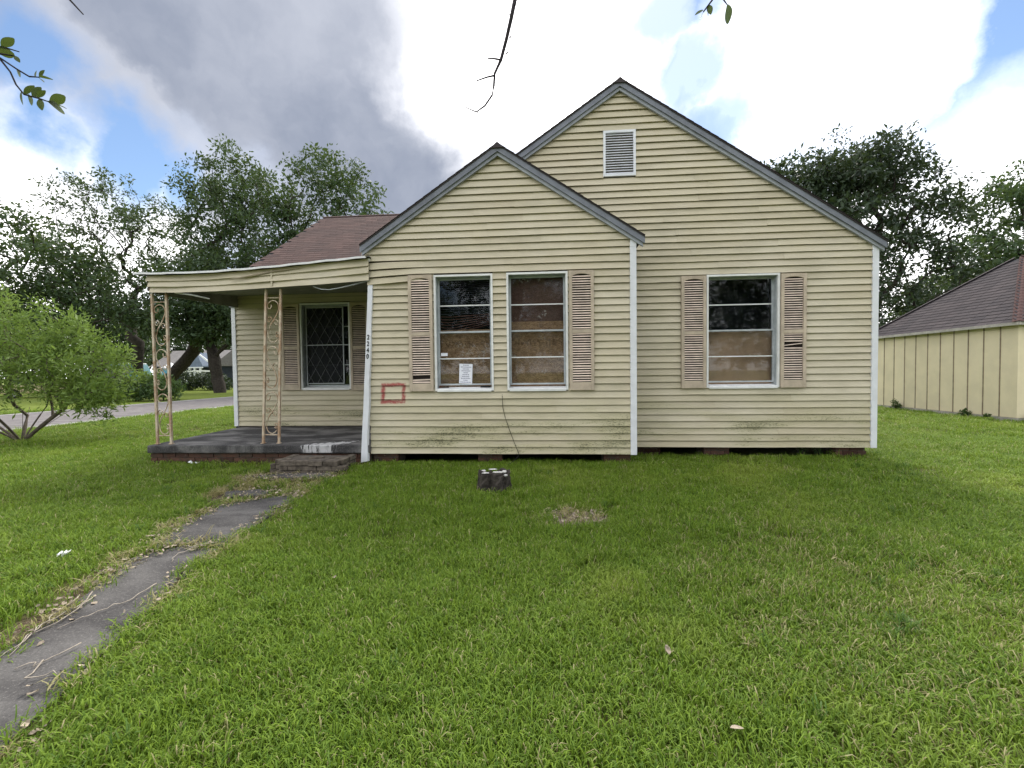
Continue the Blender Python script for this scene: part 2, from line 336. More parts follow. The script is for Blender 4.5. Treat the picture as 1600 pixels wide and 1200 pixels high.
def grass_mat(name, straw=0.):
    m, k = new_mat(name); P = k.pos(); r = k.rnd()
    t = k.n('ShaderNodeAttribute', attribute_name='tint').outputs['Fac']
    col = k.mix(k.math('POWER', t, 1.4), (.056, .128, .009), (.215, .330, .030)); col = k.mix(k.math('MULTIPLY', r, .4), col, (.26, .36, .05))
    big = k.noise(P, .55, 4., .6); mid = k.noise(P, 2.3, 4., .6)
    col = k.mix(k.math('MULTIPLY', k.ramp(big, .5, .72), .55), col, (.31, .375, .065))
    col = k.mix(k.math('MULTIPLY', k.ramp(mid, .55, .75), .45), col, (.075, .15, .014))
    s = k.sep(P)
    # thin, straw-coloured turf in the worn corner of the lawn
    ex = k.math('DIVIDE', k.math('SUBTRACT', s[0], 2.0), 1.3); ey = k.math('DIVIDE', k.math('ADD', s[1], 3.5), 1.5)
    worn = k.ramp(k.math('ADD', k.math('ADD', k.math('MULTIPLY', ex, ex), k.math('MULTIPLY', ey, ey)), k.math('MULTIPLY', k.math('SUBTRACT', mid, .5), 2.4)), 1.2, .2)
    st = k.math('MAXIMUM', k.math('MULTIPLY', worn, .12), straw)
    dry = k.math('MULTIPLY', k.math('GREATER_THAN', k.math('ADD', t, k.math('MULTIPLY', r, .35)), k.math('SUBTRACT', 1.17, k.math('MULTIPLY', st, 1.3))), .85)
    col = k.mix(dry, col, k.mix(r, (.34, .28, .13), (.44, .38, .22)))
    pr = k.n('ShaderNodeBsdfPrincipled', {'Base Color': col, 'Roughness': .55, 'Specular IOR Level': .22}).outputs[0]
    tl = k.n('ShaderNodeBsdfTranslucent', {0: k.mix(.3, col, (.30, .40, .05))}).outputs[0]
    k.n('ShaderNodeOutputMaterial', {0: k.n('ShaderNodeMixShader', {0: .36, 1: pr, 2: tl}).outputs[0]}); return m
M['tuft'] = leaf_mat('dark_grass_tuft', (.05, .11, .02), (.10, .19, .03), (.06, .13, .025), .35)
M['grass'] = grass_mat('grass_blade'); M['straw'] = grass_mat('dry_grass_blade', .85)
def ground_mat():
    m, k = new_mat('turf_ground'); P = k.pos()
    n = k.noise(P, 3., 6., .65); f = k.noise(P, 60., 4., .7); big = k.noise(P, .18, 4., .6)
    col = k.mix(k.ramp(n, .35, .65), (.12, .165, .025), (.18, .225, .04)); col = k.mix(k.ramp(f, .45, .7), col, (.08, .105, .02))
    col = k.mix(k.math('MULTIPLY', k.ramp(big, .5, .7), .5), col, (.20, .24, .06))
    thatch_gap_shade = k.ramp(k.vmath('DISTANCE', P, (0, -6, 0)), 24., 14.); col = k.mix(k.math('MULTIPLY', thatch_gap_shade, .8), col, k.mix(k.ramp(n, .4, .6), (.040, .050, .014), (.075, .062, .03)))  # dark thatch near the viewpoint, also painting the shade between blades
    s = k.sep(P); dx = k.math('DIVIDE', k.math('SUBTRACT', s[0], .27), .30); dy = k.math('DIVIDE', k.math('ADD', s[1], 2.26), .24)
    bare = k.ramp(k.math('ADD', k.math('ADD', k.math('MULTIPLY', dx, dx), k.math('MULTIPLY', dy, dy)), k.math('MULTIPLY', k.math('SUBTRACT', n, .5), 2.)), 1.3, .5)
    col = k.mix(bare, col, k.mix(k.ramp(f, .4, .6), (.16, .115, .085), (.30, .25, .20)))
    # worn soil along the path's outer edge
    xe = k.math('ADD', s[0], k.math('ADD', 3.56, k.math('MULTIPLY', k.math('ADD', s[1], 1.9), .36)))
    soil = k.math('MULTIPLY', k.ramp(k.math('ADD', k.math('ABSOLUTE', xe), k.math('MULTIPLY', k.math('SUBTRACT', n, .5), .35)), .20, .08), k.math('MULTIPLY', k.ramp(s[1], -.5, -.8), k.ramp(s[1], -7., -6.)))
    col = k.mix(soil, col, k.mix(k.ramp(f, .4, .65), (.075, .052, .038), (.19, .145, .11)))
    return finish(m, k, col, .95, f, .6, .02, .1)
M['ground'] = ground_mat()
M['litter'] = simple('dead_leaf_litter', (.30, .25, .19), .85, .45, 30., .2, .2, 0, .3)
M['vine'] = simple('dead_pale_runner', (.40, .35, .29), .85, .25, 20., .3)
M['stump'] = simple('rotting_dark_bark', (.055, .048, .042), .95, .5, 16., .9, .1)
M['fungus'] = simple('white_shelf_fungus', (.50, .49, .46), .85, .35, 40., .4)
M['panel'] = simple('cream_plank_panel', (.78, .69, .47), .75, .05, 2., .3, .25, 0, .04)
M['batten'] = simple('brown_batten', (.30, .235, .16), .8, .2, 8., .2)
M['plinth'] = simple('pale_footing', (.42, .40, .35), .85, .2, 8., .3)
M['white_paint'] = simple('white_paint', (.75, .76, .77), .5, .06, 5., .1)
M['navy'] = simple('navy_board_wall', (.035, .042, .06), .7, .15, 3., .1)
M['bluegrey'] = simple('blue_grey_gable', (.16, .20, .27), .7, .12, 3., .1)
M['farroof'] = simple('grey_shingle_roof', (.17, .16, .155), .9, .15, 3., .3)
M['boothblue'] = simple('sky_blue_panel', (.13, .36, .55), .6, .18, 4., .1)
M['teal'] = simple('teal_van_paint', (.07, .20, .22), .35, .06, 2., .02, .5)
M['creampaint'] = simple('cream_car_paint', (.58, .47, .30), .35, .05, 2., .02, .5)
M['bluecar'] = simple('slate_blue_car_paint', (.12, .16, .22), .3, .05, 2., .02, .5)
M['tyre'] = simple('black_rubber', (.015, .015, .015), .85, .2, 12., .2)
M['chrome'] = simple('grey_rim', (.4, .4, .42), .35, .1, 12., .05, .5, .7)
M['carglass'] = simple('tinted_car_glass', (.02, .025, .03), .08, .1, 5., .0, .6)
M['lamp_red'] = simple('red_tail_lamp', (.35, .02, .02), .3, .1, 5., .0, .5)
M['scrap'] = simple('white_plastic_scrap', (.75, .77, .80), .5, .1, 9., .1)
# ================================================================== SETTING
def sheet(name, pts, z, mat, parent=None): return mobj(name, [(x, y, z) for x, y in pts], [tuple(range(len(pts)))], mat, parent)
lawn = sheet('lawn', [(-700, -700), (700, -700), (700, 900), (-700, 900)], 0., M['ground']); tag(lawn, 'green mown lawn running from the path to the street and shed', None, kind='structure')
road = sheet('road', [(-19.3, -120), (-14.05, -120), (-14.05, 300), (-19.3, 300)], .012, M['asphalt']); tag(road, 'grey asphalt street running past the lawn', None, kind='structure')
for x0, x1 in ((-14.05, -13.55), (-19.8, -19.3)):
    g = box('gutter', x0, x1, -120, 300, -.05, .022, M['gutter']); tag(g, 'pale concrete gutter strip along the street edge', None, group='gutter strips along the street', kind='structure')

# garden path: broken concrete slabs sunk in the turf
PATH = [[(-3.06, -3.24), (-2.86, -3.02), (-2.53, -3.06), (-2.42, -3.50), (-2.10, -4.40), (-1.78, -5.35), (-1.55, -6.6), (-2.25, -6.9), (-2.52, -5.4), (-2.66, -4.35), (-2.74, -4.0)],
        [(-3.34, -1.98), (-3.0, -1.72), (-2.70, -1.64), (-2.62, -2.20), (-2.58, -2.66), (-2.55, -3.02), (-2.84, -2.97), (-3.06, -3.10), (-3.28, -2.56)],
        [(-3.66, -1.55), (-3.34, -1.45), (-3.10, -1.57), (-3.12, -1.68), (-3.50, -1.78)],
        [(-3.92, -.93), (-3.62, -.72), (-2.92, -.66), (-2.80, -.76), (-3.05, -.90), (-3.45, -.97)]]
path = thing('garden_path', 'broken grey concrete path leading over the lawn to the porch step', 'path', (-2.9, -2.9, 0)); path['kind'] = 'structure'; del path['category']
for i, poly in enumerate(PATH):
    pts = []                                            # ragged edges
    for a, b in zip(poly, poly[1:]+poly[:1]):
        for t in np.linspace(0, 1, 7)[:-1]:
            p = np.array(a)*(1-t)+np.array(b)*t; pts.append(p+(rng.normal(0, .008, 2) if t else 0))
    mb = MB(); mb.prism([(x, y, -.06) for x, y in pts], (0, 0, .074+.006*i % .02)); 
    mb.obj('concrete_slab', M['path'], path)

# ================================================================== HOUSE
house = thing('house', 'cream yellow clapboard house with two front gables and tan shutters', 'house', (-.6, 4, 0))
CR, ZB = .1016, .17                                     # board exposure, bottom of the siding
SLOPE = .667
FX0, FX1, FAX, FAZ = -2.58, 1.315, -.622, 4.545          # projecting gable
MX0, MX1, MAX_, MAZ, MY = -2.58, 4.96, 1.197, 5.725, .58 # main gable
PY = 1.946; PX0 = -6.215                                # porch wall

def siding_board(parent, xb0, xb1, xt0, xt1, z0, z1, Y, seg=None, bow=None, name='siding_board'):
    n = seg or max(2, int((xb1-xb0)/.45)+1); v = []; f = []
    ph = rng.uniform(0, 6.28); amp = rng.uniform(.001, .0036)
    for i in range(n+1):
        t = i/n; xb = xb0+(xb1-xb0)*t; xt = xt0+(xt1-xt0)*t
        dz = amp*math.sin(ph+xb*2.1)+rng.normal(0, .0006); dy = rng.normal(0, .0014)
        by, bz = bow(xb) if bow else (0, 0)
        g0 = min(.015, (z1-z0)*.3); g1 = g0+.003; c0 = (z1-z0)
        xl = lambda q: xt+(xb-xt)*q/c0
        v += [(xt, Y-.001, z1+bz), (xl(g0), Y-.003-by, z1-g0+bz), (xl(g1), Y-.009-by, z1-g1+bz), (xl(c0-.010), Y-.0265+dy-by, z0+.010+dz+bz), (xb, Y-.031+dy-by, z0+dz+bz), (xb, Y-.003, z0+.004+dz+bz)]
    for i in range(n):
        a, b = i*6, i*6+6
        for j in range(5): f.append((a+j, a+j+1, b+j+1, b+j))
    f.append((0, 5, 4, 3, 2, 1)); k = n*6; f.append((k, k+1, k+2, k+3, k+4, k+5))
    return mobj(name, v, f, M['siding'], parent)

def side_wall(parent, Y, zlo, zhi, span, openings, bow=None, seams=True, kshift=0):
    """clapboards from zlo to zhi; span(z) gives the x range at a height; openings are (x0,x1,z0,z1)."""
    k = 0
    while zlo+k*CR < zhi-.02:
        z0 = zlo+k*CR; z1 = min(z0+CR, zhi); b, t = span(z0), span(z1)
        if b[1]-b[0] < .08: break
        if t[1] <= t[0]: t = ((t[0]+t[1])/2-.004, (t[0]+t[1])/2+.004)
        segs = [(b[0], b[1])]
        for ox0, ox1, oz0, oz1 in openings:
            if z0 < oz1-.03 and z1 > oz0+.03:
                segs = [q for s0, s1 in segs for q in (((s0, min(s1, ox0)), (max(s0, ox1), s1)) if s0 < ox1 and s1 > ox0 else ((s0, s1),)) if q[1]-q[0] > .03]
        for s0, s1 in segs:
            cuts = [s0, s1]
            if seams and s1-s0 > 1.9: cuts = [s0, s0+(s1-s0)*rng.uniform(.25, .75), s1]
            for a, c in zip(cuts, cuts[1:]):
                ta = t[0] if a == b[0] else a; tc = t[1] if c == b[1] else c
                siding_board(parent, a, c, ta, tc, z0, z1, Y-(.003 if a != s0 else 0), bow=(lambda x, k=k: bow(x, k)) if bow else None)
        k += 1

def backing(name, poly_rects, Y, th=.05):
    mb = MB()
    for x0, x1, z0, z1 in poly_rects: mb.box(x0, x1, Y, Y+th, z0, z1)
    return mb
W1 = (-1.586, -.721, 1.096, 2.787); W2 = (-.522, .356, 1.096, 2.79); W3 = (2.494, 3.563, 1.083, 2.805); W4 = (-4.79, -3.775, 1.063, 2.765)
VENT = (.951, 1.442, 4.354, 5.048)

# ---- projecting gable wall
gw = backing('gable_wall', [(FX0, W1[0], ZB+.01, 3.2), (W1[1], W2[0], ZB+.01, 3.2), (W2[1], FX1, ZB+.01, 3.2), (W1[0], W1[1], ZB+.01, W1[2]), (W1[0], W1[1], W1[3], 3.2), (W2[0], W2[1], ZB+.01, W2[2]), (W2[0], W2[1], W2[3], 3.2)], .0)
gw.prism([(FX0-.07, 0, 3.2), (FX1+.07, 0, 3.2), (FAX, 0, FAZ-.03)], (0, .05, 0))
gw.box(FX1-.05, FX1-.003, .05, MY+.05, ZB+.01, 3.2); gw.box(FX0+.003, FX0+.05, .05, PY, ZB+.01, 3.2)
gable_wall = gw.obj('gable_wall', M['wood_under'], house)
def fspan(z):
    hw = (FAZ-z)/SLOPE
    lo = FX0 if z < 3.0 else FX0-.075
    return max(lo, FAX-hw), min(FX1-.085 if z < 3.16 else FX1+.02, FAX+hw)
def fbow(x, k):                                        # boards pulled down and bulging where the porch roof sags
    if k not in (25, 26, 27) or x > -1.75: return 0, 0
    t = (-1.75-x)/.83; s = t*t*(3-2*t)
    return .03*math.sin(math.pi*min(1, t))+.004, -(.040 if k == 25 else .034 if k == 26 else .02)*s
side_wall(gable_wall, 0., ZB, FAZ-.03, fspan, [W1, W2], bow=fbow)
# ---- main gable wall
def mspan(z):
    hw = (MAZ-z)/SLOPE
    lo = MAX_-hw; hi = min(MX1-.085 if z < 3.2 else MX1+.02, MAX_+hw)
    if z < 4.45: lo = max(lo, min(FAX+(FAZ-z)/SLOPE-.12, FX1+.002) if z > 3.1 else FX1+.002)
    return lo, hi
mw = backing('gable_wall', [(FX1, W3[0], ZB+.01, 3.2), (W3[1], MX1, ZB+.01, 3.2), (W3[0], W3[1], ZB+.01, W3[2]), (W3[0], W3[1], W3[3], 3.2)], MY)
mw.prism([(MX0, MY, 3.2), (MX1+.04, MY, 3.2), (MAX_, MY, MAZ-.03)], (0, .05, 0))
mw.box(MX1-.05, MX1-.004, MY+.05, 9.7, ZB+.01, 3.2); mw.box(PX0, MX1, 9.7, 9.75, 0, 3.2)
main_wall = mw.obj('gable_wall', M['wood_under'], house)
side_wall(main_wall, MY, ZB, MAZ-.03, mspan, [W3, VENT])
# ---- porch wall and the end wall of the wing
pw = backing('porch_wall', [(PX0+.01, W4[0], .30, 3.22), (W4[1], FX0, .30, 3.22), (W4[0], W4[1], .30, W4[2]), (W4[0], W4[1], W4[3], 3.22)], PY)
pw.prism([(PX0+.004, PY, .05), (PX0+.004, 9.7, .05), (PX0+.004, 9.7, 3.2), (PX0+.004, 5.84, 5.75), (PX0+.004, PY, 3.2)], (.05, 0, 0))
porch_wall = pw.obj('porch_wall', M['wood_under'], house)
side_wall(porch_wall, PY, .345, 2.98, lambda z: (PX0+.085, FX0), [W4], seams=False)
# under-floor platform keeps the crawl space dark
fl = MB(); fl.box(FX0+.02, FX1-.06, .06, MY+.2, .2, .32); fl.box(FX0+.02, MX1-.06, MY+.2, 9.68, .2, .32); fl.box(PX0+.08, FX0+.01, PY+.06, 9.68, .12, .33)
fl.obj('floor_platform', M['wood_under'], house)
ce = MB(); ce.box(FX0+.06, MX1-.06, MY+.06, 9.68, 3.0, 3.05); ce.box(PX0+.08, FX0+.05, PY+.06, 9.68, 3.0, 3.05); ce.box(FX0+.06, FX1-.06, .06, MY+.06, 3.0, 3.05)
ce.obj('ceiling', M['dark'], house)
# ---- corner trims
def trim(x0, x1, y0, y1, z0, z1): return bev(box('corner_trim', x0, x1, y0, y1, z0, z1, M['trim'], house), .005)
trim(FX1-.084, FX1+.004, -.038, .06, ZB-.01, 3.17); trim(MX1-.084, MX1+.004, MY-.038, MY+.06, ZB-.01, 3.215); trim(PX0, PX0+.084, PY-.038, PY+.06, .335, 2.74)
trim(FX1-.082, FX1+.002, -.040, -.0385, 3.10, 3.235); trim(MX1-.082, MX1+.002, MY-.040, MY-.0385, 3.15, 3.28)
# loose corner trim leaning out at the foot, carrying the house number
lt = MB()
T0, T1 = Vector((-2.530, -.035, 2.665)), Vector((-2.652, -.10, .075))
ax = (T1-T0).normalized()
def trim_pt(t, u, dy): return T0+(T1-T0)*t+Vector((u, dy, 0))
prof = [(-.040, 0), (.030, 0), (.036, .05), (.030, .055), (.022, .008), (-.034, .008), (-.034, .055), (-.040, .055)]
rows = 9
for i in range(rows+1):
    t = i/rows; wide = 1+.35*t**3; cr = .012*math.sin(i*2.3)*t
    for j, (u, d) in enumerate(prof):
        lt.v.append(tuple(trim_pt(t+(rng.uniform(-.012, .012) if i == rows else 0), u*wide+cr*(1 if j in (1, 2) else .2), d+(.012*t if j in (3, 4) else 0))))
for i in range(rows):
    for j in range(8): lt.f.append((i*8+j, i*8+(j+1) % 8, (i+1)*8+(j+1) % 8, (i+1)*8+j))
lt.f.append(tuple(range(8))); lt.f.append(tuple(rows*8+j for j in range(7, -1, -1)))
ltrim = lt.obj('corner_trim', M['trim'], house); ltrim['label'] = 'loose white corner trim leaning out at the foot, numbered 2240'
for ch, t in zip('2240', (.308, .345, .382, .417)):
    cu = bpy.data.curves.new('numeral', 'FONT'); cu.body = ch; cu.size = .098; cu.align_x = 'CENTER'; cu.extrude = .0015; cu.shear = .15; cu.offset = .0022
    o = bpy.data.objects.new('numeral', cu); COL.objects.link(o); dg = bpy.context.evaluated_depsgraph_get()
    me = bpy.data.meshes.new_from_object(o.evaluated_get(dg)); bpy.data.objects.remove(o); me.materials.clear(); me.materials.append(M['numeral'])
    p = trim_pt(t, -.006, -.003); inst('numeral', me, ltrim, p, (rad(90), rad(-2.5), 0), (.75, 1, 1))
# ---- gable rakes
def rake_board(ax_, az, xe, Y0, Y1, drop0, drop1, mat, name):
    ze = az-SLOPE*abs(xe-ax_)
    poly = [(ax_, Y0, az-drop0), (xe, Y0, ze-drop0), (xe, Y0, ze-drop1), (ax_, Y0, az-drop1)]
    return MB().prism(poly, (0, Y1-Y0, 0)).obj(name, mat, house)
for ax_, az, xs, Y in ((FAX, 4.60, (-2.660, 1.425), 0.), (MAX_, 5.78, (-2.660, 5.035), MY)):
    for xe in xs:
        rake_board(ax_, az, xe, Y-.088, Y-.066, .018, .105, M['rake'], 'rake_board')
        rake_board(ax_, az, xe-(.02 if xe > ax_ else -.02), Y-.064, Y-.03, .095, .155, M['rake2'], 'rake_trim')
        rake_board(ax_, az, xe-(.05 if xe > ax_ else -.05), Y-.033, Y+.0, .075, .10, M['soffit'], 'rake_soffit')
# ---- roofs
def slope_roof(name, ax_, az, xe, Y0, Y1, mat, th=.02):
    ze = az-SLOPE*abs(xe-ax_)
    o = MB().prism([(ax_, Y0, az), (xe, Y0, ze), (xe, Y0, ze-th), (ax_, Y0, az-th)], (0, Y1-Y0, 0)).obj(name, mat, house)
    sh = MB(); L = math.hypot(xe-ax_, ze-az); n = int(L/.14); sgn = 1 if xe > ax_ else -1        # shingle courses
    for i in range(n):
        a, b = i/n, (i+1)/n
        p = lambda t, up: (ax_+(xe-ax_)*t, az+(ze-az)*t+up)
        (xa, za), (xb, zb) = p(a, .002), p(b, .008); xc, zc = p(b, .002)
        sh.prism([(xa, Y0-.012, za), (xb, Y0-.012, zb), (xc, Y0-.012, zc)], (0, Y1-Y0+.012, 0))
    s = sh.obj('shingle_courses', mat, o); s['kind'] = 'stuff'; return o
slope_roof('roof', FAX, 4.60, -2.660, -.10, MY+.14, M['shingle2']); slope_roof('roof', FAX, 4.60, 1.425, -.10, MY-.02, M['shingle2'])
slope_roof('roof', MAX_, 5.78, -2.660, MY-.10, 9.9, M['shingle2']); slope_roof('roof', MAX_, 5.78, 5.035, MY-.10, 9.9, M['shingle2'])
rc = MB(); rc.prism([(MAX_-.10, MY-.11, 5.712), (MAX_, MY-.11, 5.796), (MAX_+.10, MY-.11, 5.712)], (0, 9.3, 0)); rc.prism([(FAX-.10, -.11, 4.532), (FAX, -.11, 4.616), (FAX+.10, -.11, 4.532)], (0, .7, 0)); rc.obj('ridge_cap', M['shingle2'], house)
# wing roof: ridge parallel to the street front, individual shingles where they show
RY, RZ, RS = 5.84, 5.93, .69
EY = 1.72; EZ = RZ-RS*(RY-EY); RX0 = -6.33
wr = MB(); wr.prism([(RX0, EY, EZ-.03), (RX0, RY, RZ-.03), (RX0, 2*RY-EY, EZ-.03), (RX0, 2*RY-EY, EZ-.06), (RX0, RY, RZ-.06), (RX0, EY, EZ-.06)], (1.2-RX0, 0, 0))
wing_roof = wr.obj('roof', M['black_felt'], house); wing_roof['label'] = 'brown shingled roof slope above the porch'
SL = math.hypot(RY-EY, RZ-EZ); ang = math.atan2(RZ-EZ, RY-EY); EXP, TAB = .143, .333
def shingle_mesh(wd, j):
    mb = MB(); w2 = wd-.006; r = np.random.default_rng(j)
    mb.add([(0, 0, 0), (w2, 0, 0), (w2, .19, -.004), (0, .19, -.004), (.004, r.uniform(-.003, .003), .0085), (w2-.004, r.uniform(-.003, .003), .0085), (w2, .19, 0), (0, .19, 0)], BF); return make_mesh('shingle', mb.v, mb.f, M['shingle'])
SHM = [shingle_mesh(TAB, j) for j in range(4)]
rest = MB(); cnt = 0
for r_ in range(int(SL/EXP)):
    s0 = r_*EXP; off = (r_ % 3)*.111+rng.normal(0, .006)
    y, z = EY+s0*math.cos(ang), EZ-.024+s0*math.sin(ang)
    zx = 1.197-(5.78-z)/SLOPE                     # valley with the main roof
    for c in range(-1, 24):
        x = RX0+c*TAB+off
        if x+TAB > zx+.1 or x < RX0-.2: continue
        x0 = max(x, RX0-.015)
        if y > 2.3 and x < -3.05 and cnt < 298:
            sx = (x+TAB-x0)/TAB
            inst('shingle', SHM[rng.integers(4)], wing_roof, (x0, y-.004, z+.001+rng.uniform(0, .001)), (ang+.012, 0, 0), (sx, 1, 1)); cnt += 1
        else:
            ca, sa = math.cos(ang), math.sin(ang)
            q = [(x0, 0, .0), (x+TAB-.006, 0, .0), (x+TAB-.006, .19, -.005), (x0, .19, -.005), (x0, 0, .008), (x+TAB-.006, 0, .008), (x+TAB-.006, .19, 0), (x0, .19, 0)]
            rest.add([(a, y+b*ca-c2*sa, z+.001+b*sa+c2*ca) for a, b, c2 in q], BF)
ro = rest.obj('shingle_courses', M['shingle'], wing_roof); ro['kind'] = 'stuff'
back = MB(); back.prism([(RX0, RY-.05, RZ-.028), (RX0, RY, RZ+.012), (RX0, RY+.1, RZ-.05), (RX0, 2*RY-EY, EZ-.01), (RX0, 2*RY-EY, EZ-.035), (RX0, RY, RZ-.04)], (1.1-RX0, 0, 0)); back.obj('roof', M['shingle'], house)
MB().prism([(RX0-.004, EY-.01, EZ-.035), (RX0-.004, RY, RZ-.035), (RX0-.004, RY, RZ-.15), (RX0-.004, EY-.01, EZ-.15)], (.022, 0, 0)).obj('rake_board', M['rake'], house)

# ---- gable vent
vent = MB().ring(VENT[0], VENT[1], VENT[2], VENT[3], .035, MY-.032, MY+.02).obj('gable_vent', M['trim'], house); vent['label'] = 'white louvred attic vent'
box('vent_back', VENT[0]+.02, VENT[1]-.02, MY+.03, MY+.045, VENT[2]+.02, VENT[3]-.02, M['dark'], vent)
sm = make_mesh('slat', boxv(0, VENT[1]-VENT[0]-.07, -.021, .021, -.0035, .0035), BF, M['trim'])
for i in range(16): inst('slat', sm, vent, (VENT[0]+.035, MY-.004, VENT[2]+.058+i*.0387), (rad(42), 0, 0))

# ---- windows
def window(W, Y, kind):
    x0, x1, z0, z1 = W
    t = MB().ring(x0, x1, z0, z1, .028, Y-.034, Y-.002).obj('window', M['casing'], house)
    ex = .014
    MB().ring(x0+ex, x1-ex, z0+ex, z1-ex, .020, Y-.001, Y+.125).obj('jamb', M['jamb'], t)
    if kind != 'porch':
        j = .034; a0, a1, b0, b1 = x0+j, x1-j, z0+j, z1-j
        MB().prism([(a0, Y-.05, z0+.018), (a0, Y+.10, z0+.055), (a0, Y+.10, z0+.03), (a0, Y-.05, z0-.012)], (a1-a0, 0, 0)).obj('sill', M['casing'], t)
        zm = b0+.052+(b1-b0-.05)*.485
        sashes = [('sash', zm, b1, Y+.085), ('sash', b0+.045, zm+.028, Y+.055)]
        for nm, s0, s1, ys in sashes:
            sh = MB().ring(a0, a1, s0, s1, .024, ys, ys+.026).obj(nm, M['alu'], t)
            mid = (s0+s1)/2+rng.uniform(-.006, .006)
            box('muntin', a0+.024, a1-.024, ys+.004, ys+.02, mid-.008, mid+.008, M['casing'], t)
            for p0, p1 in ((s0+.024, mid-.008), (mid+.008, s1-.024)):
                box('pane', a0+.022, a1-.022, ys+.010, ys+.013, p0, p1, M['glass'], t)
        yb = Y+.15
        if kind == 'blind':
            box('plywood', a0-.05, a1+.05, yb+.005, yb+.02, z0-.02, zm+.06, M['osb'], t)
            for i in range(26):
                zz = b1-.01-i*.031
                if zz < zm+.06: break
                sag = max(0, (i-15)*.012)
                mb = MB()
                for q in range(8):
                    xa = a0-.02+(a1-a0+.04)*q/8; xc = a0-.02+(a1-a0+.04)*(q+1)/8
                    za, zc = zz-sag*(1-abs(1-2*q/8-.6)), zz-sag*(1-abs(1-2*(q+1)/8-.6))
                    mb.prism([(xa, yb, za), (xa, yb+.018, za+.012), (xa, yb+.018, za+.009), (xa, yb, za-.003)], (xc-xa, 0, zc-za))
                mb.obj('blind_slat', M['blind'] if i < 17 else M['curtain'], t)
            box('latch', a0+.01, a0+.15, Y+.03, Y+.056, b0+.012, b0+.042, M['brick'], t); box('latch', a1-.17, a1-.02, Y+.03, Y+.056, b0+.014, b0+.036, M['cable'], t)
            box('sticker', a0+.04, a0+.14, Y+.048, Y+.0495, 1.61, 1.655, M['paper'], t)
        elif kind == 'board':
            box('plywood', a0-.05, a1+.05, yb, yb+.016, z0-.02, zm+.16, M['osb'], t); box('plywood', a0-.05, a1+.05, yb+.03, yb+.046, zm+.12, z1+.02, M['wood_red'], t)
        else:
            box('plywood', a0-.05, a1+.05, yb, yb+.016, z0-.02, zm+.015, M['ply'], t)
        box('room_shade_sheet', a0-.1, a1+.1, yb+.25, yb+.26, z0-.1, z1+.1, M['dark'], t)  # added sheet; the room's darkness is put into its colour
    else:
        j = .034; a0, a1, b0, b1 = x0+j, x1-j, z0+j, z1-j
        MB().prism([(a0, Y-.05, z0+.02), (a0, Y+.10, z0+.06), (a0, Y+.10, z0+.03), (a0, Y-.05, z0-.01)], (a1-a0, 0, 0)).obj('sill', M['casing'], t)
        sx0, sx1, sz0, sz1 = a0+.035, a1-.14, b0+.075, b1-.035          # sliding security screen with a diamond grille
        MB().ring(sx0, sx1, sz0, sz1, .016, Y+.055, Y+.075).obj('screen_frame', M['alu'], t)
        zc = (b0+b1)/2+.03
        box('crossbar', a0, a1, Y+.045, Y+.054, zc-.007, zc+.007, M['alu'], t)
        box('screen', sx0+.01, sx1-.01, Y+.066, Y+.067, sz0+.01, sz1-.01, M['screen'], t)
        for half in ((sz0+.012, zc-.01), (zc+.01, sz1-.012)):
            h0, h1 = half; L, R_ = sx0+.014, sx1-.014; sl = 1.72; st = .205
            for sg in (1, -1):
                for c in np.arange(-6, 12)*st:
                    xa, za = (L+c, h0) if sg > 0 else (R_-c, h0)
                    pts = []
                    for q in np.linspace(0, 1, 2):
                        pts.append((xa+sg*(h1-h0)/sl*q, h0+(h1-h0)*q))
                    (ax1, az1), (bx1, bz1) = pts
                    if sg < 0: (ax1, az1), (bx1, bz1) = (bx1, bz1), (ax1, az1)
                    if ax1 > bx1: ax1, az1, bx1, bz1 = bx1, bz1, ax1, az1
                    if bx1 <= L+.02 or ax1 >= R_-.02: continue
                    m_ = (bz1-az1)/(bx1-ax1)
                    if ax1 < L: az1 += m_*(L-ax1); ax1 = L
                    if bx1 > R_: bz1 += m_*(R_-bx1); bx1 = R_
                    if abs(bz1-az1) < .05: continue
                    yy = Y+.058 if sg > 0 else Y+.0605
                    MB().tube([(ax1, yy, az1), (bx1, yy, bz1)], .0042, 4).obj('lattice_bar', M['lattice'], t)
        sa = MB().ring(a0+.02, a1, b0+.03, b1, .022, Y+.085, Y+.11).obj('sash', M['alu'], t)
        for zz in (b0+.45, zc, b1-.42): box('muntin', a0+.042, a1-.022, Y+.09, Y+.105, zz-.009, zz+.009, M['alu'], t)
        box('pane', a0+.02, a1-.02, Y+.096, Y+.099, b0+.05, b1-.02, M['glass'], t)
        box('room_shade_sheet', a0-.1, a1+.1, Y+.4, Y+.41, z0-.1, z1+.1, M['dark'], t)  # dark sheet painted as the unlit room behind the grille
    return t
M['wood_red'] = osb_mat('dark_red_board', (.14, .075, .06), (.20, .11, .085))
window(W1, 0., 'blind')['label'] = 'boarded window with a drooping blind and a paper notice'
window(W2, 0., 'board')['label'] = 'boarded window with peeling paint on the board'
window(W3, MY, 'plain')['label'] = 'wide window, dark above and brown panel below'
window(W4, PY, 'porch')['label'] = 'dark porch window with a diamond security grille'

